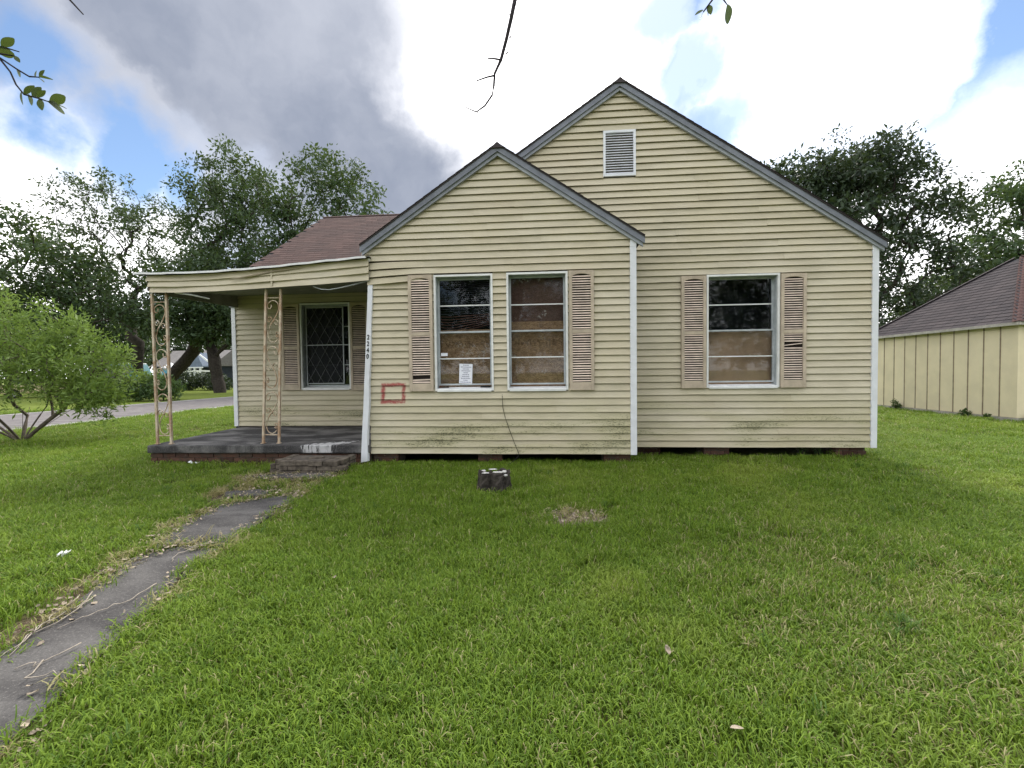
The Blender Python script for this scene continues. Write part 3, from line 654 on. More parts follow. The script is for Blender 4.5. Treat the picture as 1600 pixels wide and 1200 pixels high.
# ---- shutters
def shutter(x0, x1, z0, z1, Y, upper=.43, broken=None):
    wd = x1-x0; st = wd*.125; yo = Y-.028
    mb = MB(); zs = z0+(z1-z0)*(.495)
    top, bot, rail = .075, .115, .055
    mb.box(x0, x0+st, yo-.030, yo, z0, z1); mb.box(x1-st, x1, yo-.030, yo, z0, z1)
    mb.box(x0+st, x1-st, yo-.029, yo, z0, z0+bot); mb.box(x0+st, x1-st, yo-.029, yo, zs-rail/2, zs+rail/2)
    # arched head rail
    n = 10; xi0, xi1 = x0+st, x1-st
    for i in range(n):
        u0, u1 = i/n, (i+1)/n; arc = lambda u: .028*max(0, math.sin(math.pi*u))**.7
        xa, xb = xi0+(xi1-xi0)*u0, xi0+(xi1-xi0)*u1
        mb.prism([(xa, yo-.029, z1), (xb, yo-.029, z1), (xb, yo-.029, z1-top+arc(u1)), (xa, yo-.029, z1-top+arc(u0))], (0, .029, 0))
    sh = bev(mb.obj('shutter', M['shutter'], house), .003, 1)
    box('slot_shade_panel', x0+st*.5, x1-st*.5, yo-.0055, yo-.003, z0+.05, z1-.02, M['slotback'], sh)  # added sheet, its black colour supplies the shade between slats
    sm = SLATM.setdefault(round(wd, 2), make_mesh('slat', [(0, -.021, -.006), (xi1-xi0, -.021, -.006), (xi1-xi0, -.009, .009), (0, -.009, .009), (0, -.018, -.009), (xi1-xi0, -.018, -.009), (xi1-xi0, -.006, .006), (0, -.006, .006)], [(0, 1, 2, 3), (7, 6, 5, 4), (0, 4, 5, 1), (1, 5, 6, 2), (2, 6, 7, 3), (3, 7, 4, 0)], M['slat']))
    for a, b in ((z0+bot+.02, zs-rail/2-.012), (zs+rail/2+.02, z1-top-.008)):
        k = int((b-a)/.0345); p = (b-a)/k
        for i in range(k+1):
            if broken and broken[0] < a+i*p < broken[1]:
                if rng.random() < .2: continue
                inst('slat', sm, sh, (xi0, yo-.004, a+i*p), (rng.uniform(-.5, .5), rng.uniform(-.12, .12), 0)); continue
            inst('slat', sm, sh, (xi0, yo-.006, a+i*p), (0, rng.normal(0, .004), 0))
    return sh
SLATM = {}
shutter(-1.962, -1.606, 1.093, 2.79, 0., broken=(1.26, 1.36)); shutter(.376, .722, 1.090, 2.79, 0.)
shutter(2.112, 2.482, 1.08, 2.79, MY); shutter(3.572, 3.936, 1.078, 2.788, MY, broken=(1.68, 1.77))
shutter(-5.165, -4.80, 1.055, 2.752, PY); shutter(-3.763, -3.41, 1.04, 2.75, PY)

# ---- porch: slab, brick base, posts, sagging roof edge
sb = MB(); nx = 10
top = lambda x, y: .292+.012*(x+6.1)/3.5+.028*(y+.06)/2.
sb.add([(-6.115, -.075, .175), (FX0-.005, -.075, .185), (FX0-.005, PY-.02, .185), (-6.115, PY-.02, .175), (-6.115, -.075, top(-6.1, -.06)), (FX0-.005, -.075, top(-2.6, -.06)), (FX0-.005, PY-.02, top(-2.6, PY)), (-6.115, PY-.02, top(-6.1, PY))], BF)
bev(sb.obj('porch_slab', M['slab'], house), .012, 2)
pb = box('porch_base', -6.075, FX0-.02, -.025, PY-.03, -.04, .172, M['mortar'], house)
BRK = []
for j in range(4):
    mb = MB(); r = np.random.default_rng(40+j); v = np.array(boxv(0, .196, 0, .09, 0, .056))+r.normal(0, .0018, (8, 3)); mb.add(v, BF); BRK.append(make_mesh('brick', mb.v, mb.f, M['brick']))
def brick(parent, x, y, z, rz=0, s=(1, 1, 1)): return inst('brick', (BRK if not parent.name.startswith('brick_step') else SBRK)[rng.integers(4)], parent, (x, y, z), (rng.normal(0, .006), rng.normal(0, .006), rz+rng.normal(0, .008)), s)
SBRK = []
for j in range(4): q_ = BRK[j].copy(); q_.materials.clear(); q_.materials.append(M['step_brick']); SBRK.append(q_)
for c in range(3):
    x = -6.085-(.1 if c % 2 else 0); z = -.022+c*.0655
    while x < FX0-.05:
        a = max(x, -6.085); wd = min(x+.196, FX0-.02)-a
        if not (c == 1 and -3.96 < x < -3.7) and wd > .04: brick(pb, a, -.042+rng.normal(0, .003), z, 0, (wd/.196, 1, 1))
        x += .207
    y = -.04+(.1 if c % 2 else .2)
    while y < PY-.2: brick(pb, -6.001, y, z, math.pi/2); y += .207

def post(xl0, xr0, xl1, xr1, z0, z1, Y):               # bottom left/right x, top left/right x
    mb = MB(); h = .0155
    for xa, xb in ((xl0, xl1), (xr0, xr1)):
        mb.add([(xa-h, Y-h, z0), (xa+h, Y-h, z0), (xa+h, Y+h, z0), (xa-h, Y+h, z0), (xb-h, Y-h, z1), (xb+h, Y-h, z1), (xb+h, Y+h, z1), (xb-h, Y+h, z1)], BF)
        mb.box(xa-.028, xa+.028, Y-.028, Y+.028, z0-.002, z0+.008)
    p = mb.obj('porch_post', M['iron'], house); p['label'] = 'rusty scrolled iron porch post'
    X = lambda u, z: (xl0+(xl1-xl0)*(z-z0)/(z1-z0))*(1-u)+(xr0+(xr1-xr0)*(z-z0)/(z1-z0))*u
    for z in (z0+.13, z1-.13): MB().tube([(X(0, z), Y, z), (X(1, z), Y, z)], .009, 4).obj('rail', M['iron'], p)
    H = (z1-z0-.26)/3
    for i in range(3):
        b = z0+.13+i*H; fl = i % 2
        def P(u, v): return (X(.06+.88*(1-u if fl else u), b+v*H), Y, b+v*H)
        # long S bar: bowl at the foot, diagonal across, hook at the head
        pts = [P(.50+.36*math.cos(a), .17+.11*math.sin(a)) for a in np.linspace(.55*math.pi, -.02*math.pi, 5)]
        pts = [P(.84+.12*math.cos(a), .20+.055*math.sin(a)) for a in np.linspace(-2.6, 2.6, 9)]+[P(.55+.40*math.cos(a), .19-.16*math.sin(a)) for a in np.linspace(.25, 2.9, 8)]+[P(.14, .24), P(.30, .40), P(.72, .60), P(.92, .74)]
        pts += [P(.50+.42*math.cos(a), .80+.14*math.sin(a)) for a in np.linspace(.2, 2.3, 7)]+[P(.22+.15*math.cos(a), .83+.07*math.sin(a)) for a in np.linspace(2.0, 6.6, 8)]
        MB().tube(pts, .0078, 5).obj('scroll', M['iron'], p, True)
        for cu, cv, s in ((.24, .52, 1), (.74, .46, -1)):
            pts = [P(cu+s*(.20-.012*q)*math.cos(.62*q), cv+(.075-.0045*q)*math.sin(.62*q)) for q in range(12)]
            MB().tube(pts, .007, 5).obj('curl', M['iron'], p, True)
    return p
post(-6.035, -5.805, -6.045, -5.808, .302, 2.64, .03); post(-4.300, -4.048, -4.188, -3.955, .314, 2.66, .03)

# porch roof (low pitch, sagging) and its siding-clad fascia
xs = np.linspace(-6.06, FX0+.03, 25)
def ftop(x): return np.interp(x, [-6.2, -5.6, -5.1, -4.47, -3.9, -3.3, -2.5], [2.915, 2.905, 2.910, 2.935, 2.965, 3.01, 3.062])
def fbot(x): return np.interp(x, [-6.2, -5.5, -4.9, -4.02, -3.4, -3.0, -2.5], [2.648, 2.628, 2.632, 2.665, 2.685, 2.705, 2.735])
xr = np.linspace(-6.17, FX0+.06, 26)
v = []; f = []
for x in xr:
    zt = ftop(x)+.012; v += [(x, -.11, zt), (x, EY+.12, EZ+.02), (x, EY+.12, EZ-.01), (x, -.11, zt-.014)]
for i in range(len(xr)-1):
    a, b = i*4, i*4+4
    for j in range(4): f.append((a+j, a+(j+1) % 4, b+(j+1) % 4, b+j))
f += [(0, 1, 2, 3), tuple(len(v)-4+j for j in (3, 2, 1, 0))]
porch_roof = mobj('porch_roof', v, f, M['black_felt'], house); porch_roof['label'] = 'sagging low porch roof clad in cream siding'
de = MB(); xd = np.linspace(-6.19, FX0+.02, 26)
for i, x in enumerate(xd):
    z = ftop(x)+.004+.004*math.sin(i*1.9); 
    if x < -5.2: z += .006
    de.v += [(x, -.128, z+.010), (x, -.06, z+.012), (x, -.06, z-.004), (x, -.120, z-.016), (x, -.128, z-.018)]
for i in range(len(xd)-1):
    a, b = i*5, i*5+5
    for j in range(5): de.f.append((a+j, a+(j+1) % 5, b+(j+1) % 5, b+j))
de.f += [(0, 1, 2, 3, 4), tuple(len(de.v)-5+j for j in (4, 3, 2, 1, 0))]
de.obj('drip_edge', M['flash'], porch_roof)
def fascia(xa, xb, lev, yoff=0., n=16, endz=0.):
    v = []; f = []
    for i in range(n+1):
        x = xa+(xb-xa)*i/n; t, b = ftop(x)-.012, fbot(x); z0 = b+(t-b)*lev/3; z1 = b+(t-b)*(lev+1)/3
        wv = .006*math.sin(x*4+lev*2)+.003*math.sin(x*11)
        y = -.045-yoff
        v += [(x, y-.001, z1+.004), (x, y-.003+wv, z1-.020), (x, y-.009+wv, z1-.024), (x, y-.028+wv, z0), (x, y, z0+.004)]
    for i in range(n):
        a, b = i*5, i*5+5
        for j in range(4): f.append((a+j, a+j+1, b+j+1, b+j))
    f.append((0, 4, 3, 2, 1)); k = n*5; f.append((k, k+1, k+2, k+3, k+4))
    mobj('siding_board', v, f, M['siding'], porch_roof)
for lev in range(3): fascia(-6.055+.022*(2-lev)+.01, -4.035, lev, 0.); fascia(-4.035, FX0+.035, lev, .002)
# header beam, soffit, hanging trims
hb = MB(); v = []
for x in np.linspace(-6.05, FX0-.005, 12): v.append(x)
for a, b in zip(v, v[1:]): hb.add([(a, -.04, fbot(a)+.03), (b, -.04, fbot(b)+.03), (b, .06, fbot(b)+.03), (a, .06, fbot(a)+.03), (a, -.04, ftop(a)-.02), (b, -.04, ftop(b)-.02), (b, .06, ftop(b)-.02), (a, .06, ftop(a)-.02)], BF)
hb.obj('header_beam', M['wood_under'], porch_roof)
so = MB()
so.add([(-6.08, .07, 2.735), (FX0-.01, .07, 2.80), (FX0-.01, PY-.01, 2.955), (-6.08, PY-.01, 2.945), (-6.08, .07, 2.75), (FX0-.01, .07, 2.815), (FX0-.01, PY-.01, 2.97), (-6.08, PY-.01, 2.96)], BF)
so.obj('soffit', M['soffit'], porch_roof)
sd = MB(); sd.add([(-6.10, .07, 2.655), (-6.075, .07, 2.655), (-6.075, PY+.02, 2.715), (-6.10, PY+.02, 2.715), (-6.10, .07, 2.90), (-6.075, .07, 2.90), (-6.075, PY+.02, 2.985), (-6.10, PY+.02, 2.985)], BF); sd.obj('side_fascia', M['soffit'], porch_roof)
box('end_block', -6.225, -6.09, PY-.07, PY+.02, 2.715, 2.975, M['rake'], porch_roof)
MB().tube([(-5.62, -.02, 2.635), (-5.35, -.03, 2.60), (-5.12, .05, 2.545)], [.010, .012, .009], 4).obj('hanging_strip', M['flash'], porch_roof)
v = []; f = []
for i, x in enumerate(np.linspace(-3.42, -2.53, 8)):
    z = [2.655, 2.612, 2.604, 2.622, 2.645, 2.672, 2.700, 2.725][i]+.012; v += [(x, -.02, z), (x, .035, z+.006), (x, .035, z+.010), (x, -.02, z+.012)]
for i in range(7):
    a, b = i*4, i*4+4
    for j in range(4): f.append((a+j, a+(j+1) % 4, b+(j+1) % 4, b+j))
f += [(0, 1, 2, 3), tuple(28+j for j in (3, 2, 1, 0))]
mobj('hanging_strip', v, f, M['alu'], porch_roof)
MB().tube([(-4.66, -.10, 2.795), (-4.3, -.085, 2.852), (-3.98, -.078, 2.905), (-3.55, -.076, 2.945)], [.008, .014, .011, .005], 4).obj('split_strip', M['shutter'], porch_roof)
box('splice', -4.043, -4.020, -.075, -.069, 2.685, 2.93, M['siding'], porch_roof)
box('return_board', FX0-.082, FX0-.002, -.022, -.002, 3.085, 3.20, M['siding'], house)
box('end_cap', FX0+.02, FX0+.045, -.05, -.018, 3.01, 3.09, M['casing'], house)

# ---- piers
def pier(x0, x1, y0, y1, z1=.185):
    p = box('pier', x0+.012, x1-.012, y0+.012, y1-.012, -.05, z1, M['mortar'], house)
    for c in range(3):
        x = x0-(.1 if c % 2 else 0)
        while x < x1-.03:
            a = max(x, x0); wd = min(x+.196, x1)-a
            if wd > .03: brick(p, a, y0, -.02+c*.066, 0, (wd/.196, 1, 1))
            x += .207
for a in ((FX0+.02, FX0+.40, .02, .4), (-.98, -.62, .06, .42), (.86, 1.24, .03, .4), (2.48, 2.86, MY+.04, 1.0), (4.42, 4.86, MY+.03, 1.0), (1.5, 1.86, MY+.2, 1.2)): pier(*a)
# ---- cable hole
MB().tube([(-.60, -.021, 1.021), (-.60, .02, 1.021)], .017, 10).obj('cable_hole', M['dark'], house)
pts = [(-.60, -.03, 1.02), (-.597, -.034, .93), (-.592, -.032, .84), (-.56, -.03, .70), (-.50, -.031, .52), (-.43, -.033, .33), (-.365, -.035, .172), (-.37, -.06, .15), (-.42, -.10, .10), (-.49, -.14, .05), (-.53, -.16, .02)]
c = MB().tube(pts, .0042, 5).obj('cable', M['cable'], None, True); tag(c, 'thin black cable trailing from a hole under the paired windows', 'cable')
# ---- paper notice
pn = MB(); pn.add([(-.098, 0, -.145), (.098, 0, -.145), (.098, .0012, -.145), (-.098, .0012, -.145), (-.098, 0, .145), (.098, 0, .145), (.098, .0012, .145), (-.098, .0012, .145)], BF)
o = mobj('paper_notice', pn.v, pn.f, M['paper']); o.location = (-1.145, .0515, 1.345); o.rotation_euler = (0, rad(2.5), 0); tag(o, 'white printed paper notice taped to the lower window pane', 'notice')

# ---- brick step
step = thing('brick_step', 'low mossy brick step in front of the porch slab', 'step', (-3.2, -.45, 0))
box('core', -3.62, -2.82, -.60, -.20, -.03, .175, M['mortar'], step)
x = -3.60
for c in range(3):
    x = -3.60-(.09 if c == 1 else 0)
    while x < -2.86: brick(step, max(x, -3.60), -.665+rng.normal(0, .005), -.005+c*.066, rng.normal(0, .02), (min(.196, x+.196+3.60)/.196, 1, 1)); x += .206
    for y in (-.56, -.35): brick(step, -2.755, y, -.005+c*.066, math.pi/2)
    for y in (-.60, -.37): brick(step, -3.60+rng.normal(0, .006), y+.01, -.005+c*.066, math.pi/2+.04)
brick(step, -3.78, -.60, 0, .45); brick(step, -3.775, -.59, .064, .55); brick(step, -3.70, -.38, .064, .9); brick(step, -3.70, -.60, .130, .5); brick(step, -3.30, -.47, .165, .3, (1, 1, .4)); brick(step, -3.02, -.42, .16, -.2, (1, 1, .4))
# ================================================================== SHED
shed = thing('shed', 'cream board and batten shed with a dark hipped shingle roof', 'shed', (13.9, 7.4, 0))
SX0, SX1, SY0, SY1, SH = 11.47, 16.3, 5.0, 9.8, 2.40
sw = box('wall', SX0+.02, SX1-.02, SY0+.02, SY1-.02, .02, SH, M['batten'], shed)
bw = .403
y = SY0
pm = make_mesh('panel', boxv(0, .014, 0, bw-.036, .10, SH-.01), BF, M['panel']); bm_ = make_mesh('batten', boxv(0, .006, 0, .020, .10, SH-.01), BF, M['batten'])
pm2 = make_mesh('panel', boxv(0, bw-.022, 0, .014, .10, SH-.01), BF, M['panel'])
while y < SY1-.05:
    inst('panel', pm, sw, (SX0, y+.018, 0)); inst('batten', bm_, sw, (SX0-.007, y+bw-.012, 0), (0, 0, 0), (3.2, 1.1, 1)); y += bw
x = SX0+.03
while x < SX1-.3: inst('panel', pm2, sw, (x+.012, SY0, 0)); x += bw
box('corner_board', SX0-.012, SX0+.06, SY0-.012, SY0+.06, .1, SH, M['panel'], shed)
box('footing', SX0-.03, SX1+.03, SY0-.03, SY1+.03, -.05, .09, M['plinth'], shed)
EO = .13; RZ0 = SH+.02; AP = [(13.88, 7.20, 4.50), (13.88, 7.60, 4.50)]
c00, c10, c11, c01 = (SX0-EO, SY0-EO, RZ0), (SX1+EO, SY0-EO, RZ0), (SX1+EO, SY1+EO, RZ0), (SX0-EO, SY1+EO, RZ0)
rv = [c00, c10, c11, c01, AP[0], AP[1]]+[(a, b, z-.05) for a, b, z in (c00, c10, c11, c01)]
sroof = mobj('roof', rv, [(0, 1, 4), (1, 2, 5, 4), (2, 3, 5), (3, 0, 4, 5), (6, 9, 8, 7), (0, 6, 7, 1), (1, 7, 8, 2), (2, 8, 9, 3), (3, 9, 6, 0)], M['black_felt'], shed)
for a, b in ((c00, c01), (c00, c10), (c10, c11), (c01, c11)):
    a, b = Vector(a), Vector(b); n_ = 12
    mb = MB(); sid = Vector((-1, 0, 0)) if abs(a.x-b.x) < .01 and a.x < 13 else Vector((1, 0, 0)) if abs(a.x-b.x) < .01 else Vector((0, -1, 0)) if a.y < 7 else Vector((0, 1, 0))
    mb.prism([tuple(a+sid*.002+Vector((0, 0, -.07))), tuple(b+sid*.002+Vector((0, 0, -.07))), tuple(b+sid*.002+Vector((0, 0, .004))), tuple(a+sid*.002+Vector((0, 0, .004)))], tuple(sid*.02)); mb.obj('eave_board', M['plinth'], shed)
def hip_face(e0, e1, a0, a1, mat, parent, limit, lower=300):
    """shingle tabs over one roof face: eave e0-e1, top edge a0-a1"""
    e0, e1, a0, a1 = map(Vector, (e0, e1, a0, a1)); u = (e1-e0).normalized(); mid = (a0+a1)/2
    up = (mid-e0)-u*(mid-e0).dot(u); L = up.length; up.normalize(); nrm = u.cross(up)
    if nrm.z < 0: nrm = -nrm
    M3 = Matrix((u, up, nrm)).transposed(); rest = MB(); rows = int(L/.15); cnt = 0
    for r_ in range(rows):
        s = r_*.15; t = s/L
        l = ((a0-e0).dot(u))*t; rr = (e1-e0).length+((a1-e1).dot(u))*t
        x = l-(r_ % 3)*.111
        while x < rr-.02:
            xa, xb = max(x, l), min(x+.333, rr)
            if xb-xa > .04:
                p = e0+u*xa+up*(s-.01)+nrm*.004
                if cnt < limit:
                    o = inst('shingle', SHM2[rng.integers(4)], parent, p, (M3 @ Matrix.Rotation(-.03, 3, 'X')).to_euler(), ((xb-xa)/.333, 1, 1)); cnt += 1
                else:
                    q = [(0, 0, 0), (xb-xa-.005, 0, 0), (xb-xa-.005, .19, -.005), (0, .19, -.005), (0, 0, .008), (xb-xa-.005, 0, .008), (xb-xa-.005, .19, 0), (0, .19, 0)]
                    rest.add([tuple(p+u*a+up*b+nrm*c) for a, b, c in q], BF)
            x += .333
    if rest.v: ob = rest.obj('shingle_courses', mat, parent); ob['kind'] = 'stuff'
def sh2(j):
    m = SHM[j].copy(); m.materials.clear(); m.materials.append(M['shingle2']); return m
SHM2 = [sh2(j) for j in range(4)]
hip_face(c01, c00, AP[1], AP[0], M['shingle2'], sroof, 230); hip_face(c00, c10, AP[0], AP[0], M['shingle2'], sroof, 40)
for a, b in ((c00, AP[0]), (c01, AP[1]), (c10, AP[0])):
    a, b = Vector(a), Vector(b); d = (b-a).normalized(); L = (b-a).length; n_ = int(L/.17)
    sd_ = d.cross(Vector((0, 0, 1))).normalized(); up = sd_.cross(d)
    cap = MB()
    for i in range(n_+1):
        p = a+d*(i*.17); q = p+d*.22
        for s in (-1, 1): cap.prism([tuple(p+up*.034), tuple(p+sd_*s*.11+up*.002), tuple(q+sd_*s*.11-up*.006), tuple(q+up*.026)], tuple(up*.006))
    cap.obj('hip_cap', M['hipcap'] if a.y < 6 else M['shingle2'], sroof)

# ================================================================== PLANTS
def leaf_cloud(centers, radii, per, size, rg, flat=.7, droop=0., aspect=.5, tone=None):
    """diamond leaf faces around clump centres -> verts, quads, tint"""
    n = len(centers); idx = np.repeat(np.arange(n), per); m = len(idx)
    off = rg.normal(0, 1, (m, 3)); off /= np.maximum(1e-6, np.linalg.norm(off, axis=1))[:, None]; off *= (rg.random(m)**.5)[:, None]
    P = centers[idx]+off*radii[idx][:, None]*np.array([1, 1, flat])
    axd = rg.normal(0, 1, (m, 3))+off*1.0; axd[:, 2] -= droop; axd /= np.linalg.norm(axd, axis=1)[:, None]
    nr = rg.normal(0, 1, (m, 3)); nr[:, 2] += .9; sd_ = np.cross(axd, nr); sd_ /= np.maximum(1e-6, np.linalg.norm(sd_, axis=1))[:, None]
    nn = np.cross(sd_, axd); s = size*(rg.uniform(.6, 1.35, m)*rg.uniform(.7, 1.35, n)[idx])[:, None]
    V = np.empty((m, 4, 3)); V[:, 0] = P; V[:, 1] = P+axd*s*.5+sd_*s*aspect*.5; V[:, 2] = P+axd*s-nn*s*.12; V[:, 3] = P+axd*s*.5-sd_*s*aspect*.5
    ct = rg.uniform(0, 1, n); t = np.clip(.55*ct[idx]+.45*rg.random(m), 0, 1)
    return V.reshape(-1, 3), np.arange(m*4).reshape(-1, 4), np.repeat(t, 4)

def skeleton(trunks, targets, rg, wob=.12, r_tip=.012, power=2.3, base_r=None):
    """grow limbs from trunk polylines to each target; returns tubes (pts, radii)"""
    nodes = []; par = []; plen = []
    for tr in trunks:
        prev = -1
        for q, p in enumerate(tr):
            nodes.append(np.array(p, float)); par.append(prev); plen.append(0 if prev < 0 else plen[prev]+np.linalg.norm(nodes[-1]-nodes[prev])); prev = len(nodes)-1
    root = np.mean([t[-1] for t in trunks], axis=0)
    first = {i for i, p in enumerate(par) if p < 0}
    order = np.argsort(np.linalg.norm(targets-root, axis=1))
    for ti in order:
        t = targets[ti]; A = np.array(nodes); d = np.linalg.norm(A-t, axis=1)
        cost = d+.22*np.array(plen)+np.where(A[:, 2] > t[2]+.2, .8*(A[:, 2]-t[2]), 0)
        lowm = np.array([i in first for i in range(len(A))]); cost = cost+np.where(lowm, 50, 0)
        k = int(np.argmin(cost)); L = d[k]; ns = max(1, min(6, int(L/max(.25, wob*5)))); prev = k
        a = nodes[k]; up = np.array([0, 0, 1.])*L*.10
        for j in range(1, ns+1):
            u = j/ns; p = a*(1-u)+t*u+up*math.sin(math.pi*u)+(rg.normal(0, wob, 3)*L*.35 if j < ns else 0)
            nodes.append(p); par.append(prev); plen.append(plen[prev]+np.linalg.norm(p-nodes[prev])); prev = len(nodes)-1
    n = len(nodes); acc = np.zeros(n); ch = [[] for _ in range(n)]
    for i in range(n):
        if par[i] >= 0: ch[par[i]].append(i)
    for i in range(n-1, -1, -1):
        if not ch[i]: acc[i] = r_tip**power
        if par[i] >= 0: acc[par[i]] += acc[i]
    r = acc**(1/power)
    if base_r:
        k = base_r/max(r.max(), 1e-6); r = r*np.clip(k, .2, 4)**np.clip(np.log(r/r_tip)/max(1e-6, np.log(r.max()/r_tip)), 0, 1)
    tubes = []
    starts = [(i, c) for i in range(n) for q, c in enumerate(sorted(ch[i], key=lambda c: -r[c])) if q > 0 or par[i] < 0]
    for i, c in starts:
        pts = [nodes[i], nodes[c]]; rr = [min(r[i], r[c]*1.15), r[c]]
        cur = c
        while ch[cur]:
            nx_ = max(ch[cur], key=lambda q: r[q]); pts.append(nodes[nx_]); rr.append(r[nx_]); cur = nx_
        tubes.append((pts, rr))
    return tubes
def branch_obj(name, tubes, mat, parent, sides=6, minr=0.):
    mb = MB()
    for pts, rr in tubes:
        if max(rr) < minr: continue
        mb.tube([tuple(p) for p in pts], [max(q, minr) for q in rr], sides if max(rr) > .05 else 4, cap=False)
    return mb.obj(name, mat, parent, True)
def lobes_sample(lobes, n, rg, shell=.55):
    """points in a union of ellipsoids (cx,cy,cz,rx,ry,rz), biased to the outside"""
    vol = np.array([l[3]*l[4]*l[5] for l in lobes])**.75; pk = rg.choice(len(lobes), n, p=vol/vol.sum()); L = np.array(lobes)[pk]
    d = rg.normal(0, 1, (n, 3)); d /= np.linalg.norm(d, axis=1)[:, None]; rr = (shell+(1-shell)*rg.random(n))[:, None]*np.where(rg.random(n) < .8, 1, .6)[:, None]
    return L[:, :3]+d*rr*L[:, 3:6]
def tree(name, label, base, fork, lobes, n, per, clump, size, leaf, seed, group=None, base_r=.35, lean=(0, 0), tip=.014, bark='bark', flat=.75, shell=.5, aspect=.5, cat='tree'):
    rg = np.random.default_rng(seed); t = thing(name, label, cat, base, group)
    bx, by, bz = base; m = 7
    tr = [(bx+lean[0]*(q/m)+rg.normal(0, .05)*min(1, q), by+lean[1]*(q/m)+rg.normal(0, .05)*min(1, q), bz-.15+(fork+.15)*q/m) for q in range(m+1)]
    lob = [(bx+l[0], by+l[1], bz+l[2], l[3], l[4], l[5]) for l in lobes]
    C = lobes_sample(lob, n, rg, shell); C = C[C[:, 2] > bz+.4]
    tubes = skeleton([tr], C, rg, .10, tip, 2.35, base_r); branch_obj('trunk', tubes, M[bark], t)
    V, Q, T = leaf_cloud(C, clump*rg.uniform(.65, 1.3, len(C)), per, size, rg, flat, .15, aspect)
    cr = link(bpy.data.objects.new('crown', fast_mesh('crown', V, Q, M[leaf], T)), t)
    return t
GB = 'oaks and trees beyond the street'
tree('oak_tree', 'tall broad oak with dense crown and leaning dark trunk beyond the street', (-33.0, 27.6, 0), 3.6,
     [(7.2, .4, 17.2, 3.4, 3.2, 3.2), (10.4, 0, 14.0, 3.6, 3.4, 3.4), (6.0, -.5, 13.2, 3.8, 3.4, 3.0), (10.5, -.4, 7.0, 4.2, 3.0, 1.8), (4.4, .6, 17.0, 2.2, 2.4, 1.6), (9.2, .6, 9.6, 4.4, 3.6, 2.6), (3.4, 0, 9.0, 3.4, 3.2, 2.2), (12.6, .4, 10.6, 3.0, 3.0, 2.6), (7.0, -1, 6.0, 5.0, 3.0, 1.8), (12.0, .5, 6.4, 3.2, 2.6, 1.8)], 560, 56, .85, .27, 'leaf_mid', 11, GB, .5, (3.6, 0))
tree('oak_tree', 'slender-topped oak with open see-through crown behind the porch roof', (-21.0, 27.0, 0), 6.0,
     [(3.6, .2, 16.6, 3.2, 3.0, 3.0), (6.2, .2, 15.2, 2.0, 2.2, 2.6), (1.0, 0, 14.6, 2.4, 2.4, 2.4), (5.0, 0, 12.0, 3.2, 3.0, 2.2), (-1.5, 0, 11.0, 2.6, 2.8, 2.4), (2, 0, 8.6, 4.4, 3, 2.4)], 230, 48, .85, .28, 'leaf_mid', 12, GB, .42, (1.5, 0))
tree('oak_tree', 'airy oak with thin grey-green crown showing much sky', (-38.5, 31.0, 0), 4.5,
     [(-3.0, 0, 17.6, 4.2, 3.6, 3.4), (2.0, 0, 15.4, 4.6, 3.6, 3.0), (-6.6, 0, 13.6, 4.2, 3.4, 2.8), (5.6, 0, 11.4, 4.2, 3.2, 2.6), (0, 0, 11.0, 5, 3.6, 2.6), (-4, 0, 8.6, 4.6, 3.6, 2.2)], 330, 40, .85, .27, 'leaf_oak', 13, GB, .5, (.6, 0))
tree('oak_tree', 'dark oak with heavy low crown at the edge of the street trees', (-36.5, 20.5, 0), 3.6,
     [(-.5, 0, 11.2, 3.6, 3.2, 2.6), (-3.4, 0, 12.8, 3.0, 3.0, 2.6), (2.6, 0, 8.6, 3.6, 3.0, 2.4), (-2.0, 0, 7.4, 4.4, 3.4, 2.2), (3.8, 0, 5.6, 3.2, 2.8, 1.8)], 250, 40, .9, .27, 'leaf_mid', 14, GB, .5, (-.4, 0))
tree('oak_tree', 'dark spreading oak with low limbs over the street corner', (-25.6, 25.6, 0), 2.6,
     [(-1.5, .3, 7.4, 3.6, 3.0, 2.0), (1.6, 0, 6.6, 3.2, 2.8, 2.0), (-4.2, 0, 6.4, 2.8, 2.6, 1.7), (3.4, 0, 4.4, 2.2, 2.0, 1.5), (-2.6, 0, 4.9, 2.6, 2.2, 1.2), (1.0, 0, 5.2, 2.6, 2.2, 1.3), (.4, 0, 9.4, 3.6, 3.0, 1.8)], 340, 58, .85, .27, 'leaf_oak', 15, GB, .5, (-.5, 0))
tree('oak_tree', 'shadowy tree filling the gap behind the light shrub', (-31.5, 21.6, 0), 2.6,
     [(-3.6, 0, 6.6, 3.4, 2.8, 2.2), (1.2, 0, 6.4, 3.4, 2.8, 2.2), (-1.2, 0, 9.0, 3.6, 3.0, 1.8), (4.0, 0, 5.4, 2.4, 2.2, 1.6), (-6, 0, 5.6, 2.6, 2.4, 1.8)], 220, 46, .85, .26, 'leaf_oak', 16, GB, .42)
